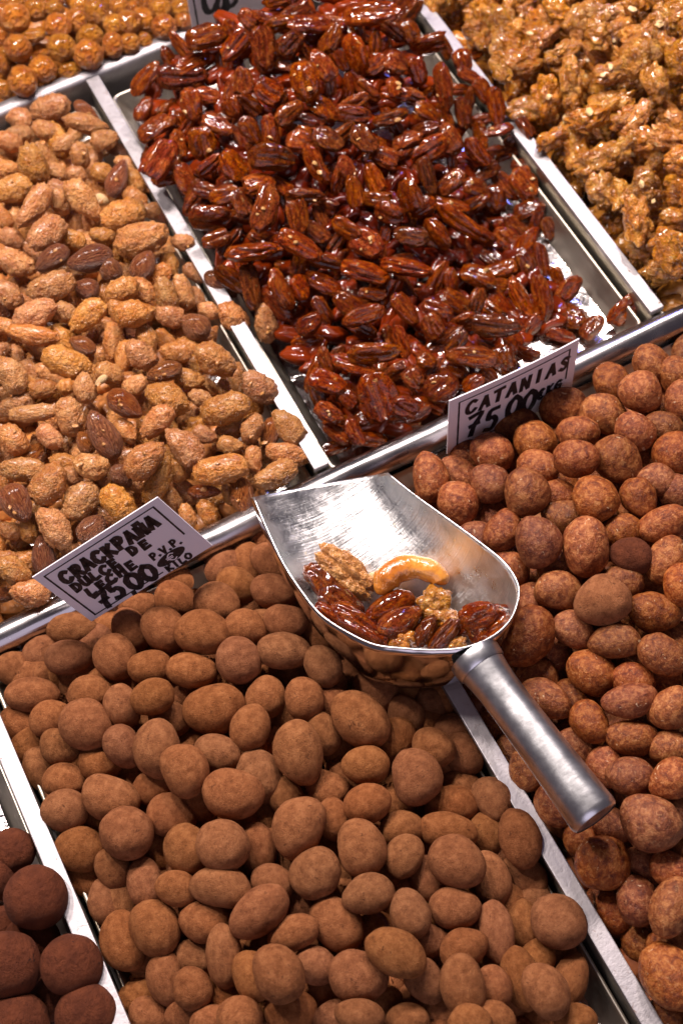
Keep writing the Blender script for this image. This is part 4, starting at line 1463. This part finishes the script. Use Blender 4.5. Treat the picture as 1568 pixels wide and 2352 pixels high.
# the cashew: a bent tapered body
cz = [(735, 730), (732, 700), (745, 655), (785, 612), (850, 590), (920, 592), (985, 618), (1018, 655), (1022, 680)]
cr = [20, 52, 70, 72, 66, 60, 58, 52, 20]
pts, rad = [], []
for (x, y), r in zip(cz, cr):
    px, py = 950 * .5741 + x * zs, 1800 * .5741 + y * zs
    d = ray(px, py)
    tt = pan_point(950 * .5741 + 880 * zs, 1800 * .5741 + 650 * zs, .015)
    pts.append(CAMP + d * tt)
    rad.append(r * zs * tt / FPX)
cp = catmull(np.array(pts), 4)
crr = np.interp(np.linspace(0, 1, len(cp)), np.linspace(0, 1, len(rad)), rad)
nt = NT('cashew_caramel')
cc = nt.ramp(nt.noise(0.55, 3, 0.55, 0.4), [(0.34, (0.42, 0.125, 0.014)), (0.52, (0.58, 0.20, 0.024)), (0.72, (0.68, 0.29, 0.045))])
cc = nt.mix(nt.grey(nt.noise(0.9, 4, 0.6, 0.6), 0.66, 0.76), cc, (0.30, 0.08, 0.012))
nt.bump(nt.noise(1.1, 3), 0.15, 0.2)
M['cashew'] = nt.set(Base_Color=cc, Roughness=0.25, Coat_Weight=0.6, Coat_Roughness=0.08)
ctr = cp.mean(0)
cash = tube('cashew', list((cp - ctr) / .012), list(crr / .012 * (1 + .05 * np.sin(np.arange(len(crr)) * .9))), 20, M['cashew'], None, True, False)
cash.location = ctr
cash.scale = (.012, .012, .012)
md = cash.modifiers.new('smooth', 'SUBSURF')
md.levels = md.render_levels = 1
tag(cash, 'curved orange glazed cashew in the scoop', 'cashew', 'nuts in the scoop')

# ------------------------------------------------------------------ price cards
GL = {  # brush strokes, unit box, y up
    'C': [[(.9, .85), (.55, 1), (.15, .75), (.05, .4), (.25, .05), (.65, 0), (.95, .2)]],
    'R': [[(.15, 0), (.2, 1)], [(.2, .95), (.7, 1), (.85, .75), (.6, .52), (.25, .5)], [(.45, .5), (.95, 0)]],
    'A': [[(.05, 0), (.5, 1)], [(.5, 1), (.92, 0)], [(.2, .38), (.8, .38)]],
    'K': [[(.15, 0), (.15, 1)], [(.85, 1), (.2, .48)], [(.3, .52), (.95, .02)]],
    'P': [[(.2, 0), (.2, 1)], [(.2, .97), (.7, 1), (.9, .75), (.65, .5), (.2, .48)]],
    'N': [[(.1, 0), (.12, 1)], [(.12, 1), (.85, 0)], [(.85, 0), (.9, 1)]],
    'Ñ': [[(.1, 0), (.12, .9)], [(.12, .9), (.85, 0)], [(.85, 0), (.9, .9)], [(.25, 1.12), (.75, 1.14)]],
    'D': [[(.2, 0), (.2, 1)], [(.15, .98), (.65, .9), (.9, .5), (.65, .08), (.15, .02)]],
    'U': [[(.1, 1), (.12, .3), (.4, 0), (.75, .2), (.85, 1)], [(.85, 1), (.92, 0)]],
    'L': [[(.2, 1), (.15, .05), (.9, .06)]],
    'E': [[(.2, 0), (.2, 1)], [(.2, .97), (.85, .95)], [(.2, .5), (.75, .52)], [(.2, .03), (.9, .05)]],
    'H': [[(.12, 0), (.15, 1)], [(.85, 0), (.88, 1)], [(.12, .5), (.88, .52)]],
    'T': [[(.02, .95), (.98, 1)], [(.5, .97), (.45, 0)]],
    'I': [[(.5, 0), (.5, 1)]],
    'S': [[(.85, .85), (.5, 1), (.2, .78), (.55, .52), (.82, .28), (.5, 0), (.12, .15)]],
    'V': [[(.05, 1), (.45, 0)], [(.45, 0), (.95, 1)]],
    'O': [[(.5, 1), (.12, .75), (.1, .3), (.5, 0), (.88, .3), (.9, .75), (.5, 1)]],
    'G': [[(.9, .85), (.55, 1), (.12, .7), (.1, .3), (.5, 0), (.9, .15), (.9, .5), (.55, .5)]],
    'X': [[(.1, 1), (.9, 0)], [(.9, 1), (.1, 0)]],
    '7': [[(.1, .95), (.95, 1), (.5, .45), (.35, 0)], [(.2, .48), (.8, .52)]],
    '5': [[(.9, 1), (.3, .97), (.22, .58), (.6, .62), (.88, .35), (.6, .02), (.1, .08)]],
    '0': [[(.5, 1), (.12, .75), (.1, .3), (.5, 0), (.88, .3), (.9, .75), (.5, 1)]],
    '.': [[(.4, .02), (.55, .06)]], ',': [[(.5, .08), (.4, -.12)]],
    '€': [[(.9, .85), (.6, 1), (.25, .7), (.25, .3), (.6, 0), (.9, .15)], [(.05, .6), (.7, .6)], [(.05, .4), (.65, .4)]],
    'o': [[(.5, .7), (.12, .5), (.15, .1), (.5, 0), (.85, .15), (.85, .55), (.5, .7)]],
    'a': [[(.8, .6), (.35, .7), (.1, .35), (.3, 0), (.7, .2), (.82, .65)], [(.82, .65), (.85, .1), (1, 0)]],
    'l': [[(.4, 1.1), (.42, .2), (.6, 0)]],
}


def ribbon(V, F, pts, w, z, seed):
    """a flat brush stroke with a slightly varying width"""
    pts = np.array(pts, float)
    if len(pts) > 2:
        pts = catmull(np.column_stack([pts, np.zeros(len(pts))]), 4)[:, :2]
    k0 = len(V)
    N = len(pts)
    for i, p in enumerate(pts):
        t = pts[min(i + 1, N - 1)] - pts[max(i - 1, 0)]
        t = t / (np.linalg.norm(t) + 1e-9)
        q = np.array([-t[1], t[0]])
        ww = w * (1 + .22 * noise.noise(Vector((i * .5 + seed, seed * 1.7, 0))))
        e = 0.0
        if i == 0:
            p = p - t * w * .35
        if i == N - 1:
            p = p + t * w * .35
        V.append((*(p + q * ww / 2), z))
        V.append((*(p - q * ww / 2), z))
    for i in range(N - 1):
        a = k0 + 2 * i
        F.append((a, a + 1, a + 3, a + 2))


def card(label, TL, ex, ey, w, h, words, lines, extra_fn=None, bend=0.0):
    """upright card: ex along the top edge, ey downwards; words are brush lettering on its face"""
    ez = np.cross(ex, -ey)
    ctr = TL + ex * w / 2 + ey * h
    e = tag(empty('price_card'), label, 'price sign')
    mm = Matrix([list(r) for r in np.stack([ex, -ey, ez], 1)]).to_4x4()
    mm.translation = Vector(TL)
    e.matrix_world = mm
    t = .0007
    nx = 24
    fz = lambda x: bend * ((x / w - .5) ** 2 * 4 - 1)

    V, F = [], []
    for i in range(nx + 1):
        x = w * i / nx
        for (y, z) in ((0, 0), (-h, 0), (-h, -t), (0, -t)):
            V.append((x, y, z + fz(x)))
    for i in range(nx):
        for k in range(4):
            l = (k + 1) % 4
            F.append((i * 4 + k, (i + 1) * 4 + k, (i + 1) * 4 + l, i * 4 + l))
    F += [(0, 1, 2, 3), tuple(nx * 4 + k for k in (3, 2, 1, 0))]
    link('card', mesh('card', V, F), M['card'], e, smooth=False)
    V, F = [], []
    for k, (a, b, wd) in enumerate(lines):
        N = 14
        pts = [(a[0] * w + (b[0] - a[0]) * w * i / N, -a[1] * h - (b[1] - a[1]) * h * i / N) for i in range(N + 1)]
        ribbon(V, F, pts, wd, .0002, k)
    V = [(x, y, z + fz(x)) for x, y, z in V]
    link('border', mesh('border', V, F), M['ink'], e, smooth=False)
    V, F = [], []
    seed = 1
    for (txt, u0, v0, u1, v1, hh, cw, st) in words:
        N = len(txt)
        for i, chh in enumerate(txt):
            f = i / max(1, N - 1)
            cu, cv = (u0 + (u1 - u0) * f) * w, (v0 + (v1 - v0) * f) * h
            jit = .05 * math.sin(seed * 2.3)
            for s in GL.get(chh, []):
                pts = [(cu + (x - .5) * cw * w + (y - .5) * hh * h * .08, -cv + (y - .5 + jit) * hh * h) for x, y in s]
                ribbon(V, F, pts, st * 1.35, .00025 + .00001 * (seed % 7), seed)
            seed += 1
    if extra_fn:
        extra_fn(V, F, w, h)
    V = [(x, y, z + fz(x)) for x, y, z in V]
    tag(link('lettering', mesh('lettering', V, F), M['ink'], e, smooth=False), kind='stuff')
    return e


def eul(a, b, g):
    ca, sa, cb, sb, cg, sg = math.cos(a), math.sin(a), math.cos(b), math.sin(b), math.cos(g), math.sin(g)
    return np.array([[ca, -sa, 0], [sa, ca, 0], [0, 0, 1]]) @ np.array([[cb, 0, sb], [0, 1, 0], [-sb, 0, cb]]) @ np.array([[1, 0, 0], [0, cg, -sg], [0, sg, cg]])


def oval(V, F, w, h):
    # black oval with a pale euro sign left open inside
    c = (.745 * w, -.81 * h)
    k0 = len(V)
    N = 28
    V.append((*c, .00024))
    for i in range(N):
        a = 2 * math.pi * i / N
        V.append((c[0] + .115 * w * math.cos(a), c[1] + .078 * h * math.sin(a) + .035 * w * math.cos(a) * .3, .00024))
    for i in range(N):
        F.append((k0, k0 + 1 + i, k0 + 1 + (i + 1) % N))


M1 = eul(-0.0761, -0.3757, 1.3401)
c1 = card('white price card reading CRACKPAÑA DULCE DE LECHE 75,00', np.array([-0.024, 0.4431, 0.052]), M1[:, 0], -M1[:, 1], 0.0843, 0.0541,
          [('CRACKPAÑA', .15, .25, .84, .25, .17, .062, .0024), ('DULCE', .14, .44, .44, .45, .125, .056, .0019), ('DE', .60, .43, .69, .45, .12, .056, .0019),
           ('LECHE', .18, .62, .51, .60, .125, .056, .0019), ('75', .19, .825, .30, .80, .25, .085, .0026), (',', .375, .88, .375, .88, .16, .03, .0022),
           ('00', .435, .83, .55, .83, .25, .092, .0028), ('P.V.P.', .665, .665, .87, .665, .10, .040, .0012), ('KILO', .675, .94, .83, .94, .085, .042, .0012)],
          [((.06, .075), (.93, .075), .0008), ((.06, .075), (.06, .94), .0011), ((.93, .075), (.93, .63), .0011), ((.06, .94), (.62, .94), .0009)], oval)
V, F = [], []
for s in GL['€']:
    ribbon(V, F, [(.745 * .0843 + (x - .5) * .0062, -.81 * .0541 + (y - .5) * .0062) for x, y in s], .00085, .00045, 3)
link('euro_sign', mesh('euro_sign', V, F), M['card'], c1, smooth=False)

M2 = eul(0.0355, 0.0404, 1.5694)
card('white price card reading CATANIAS 75,00 before the reddish nuts', np.array([0.2276, 0.4315, 0.0541]), M2[:, 0], -M2[:, 1], 0.0873, 0.0558,
     [('CATANIAS', .17, .285, .90, .315, .20, .072, .0022), ('75', .20, .66, .335, .68, .36, .10, .0028), (',', .41, .80, .41, .80, .2, .03, .0024),
      ('00', .51, .67, .635, .68, .36, .105, .0030), ('€', .725, .68, .725, .68, .17, .05, .0018), ('KG', .80, .67, .87, .665, .15, .05, .0017)],
     [((.075, .10), (.93, .10), .0009), ((.075, .10), (.075, .94), .0012), ((.93, .10), (.93, .62), .0012), ((.075, .94), (.6, .94), .0009)], None, -.0012)


def at_y(px, py, y):
    d = ray(px, py)
    return CAMP + d * (y / d[1])


b0, b1 = at_y(439, 45, YB - .006), at_y(611, 40, YB - .006)
w3 = np.linalg.norm(b1 - b0)
ex = (b1 - b0) / w3
ex = np.array([ex[0], ex[1], 0]) / np.hypot(ex[0], ex[1])
ey = np.array([0, .05, -1.0])
ey /= np.linalg.norm(ey)
TL = b0 - ey * (.034)
card('white price card at the back, its lettering cut off by the frame', TL, ex, ey, w3, .052,
     [('C', .27, .42, .27, .42, .50, .18, .0034), ('ao', .40, .52, .53, .52, .38, .15, .0030), ('UU', .72, .40, .86, .36, .42, .13, .0032)],
     [((.07, .10), (.95, .10), .0010), ((.07, .10), (.07, .95), .0013), ((.95, .10), (.95, .5), .0012)], None)
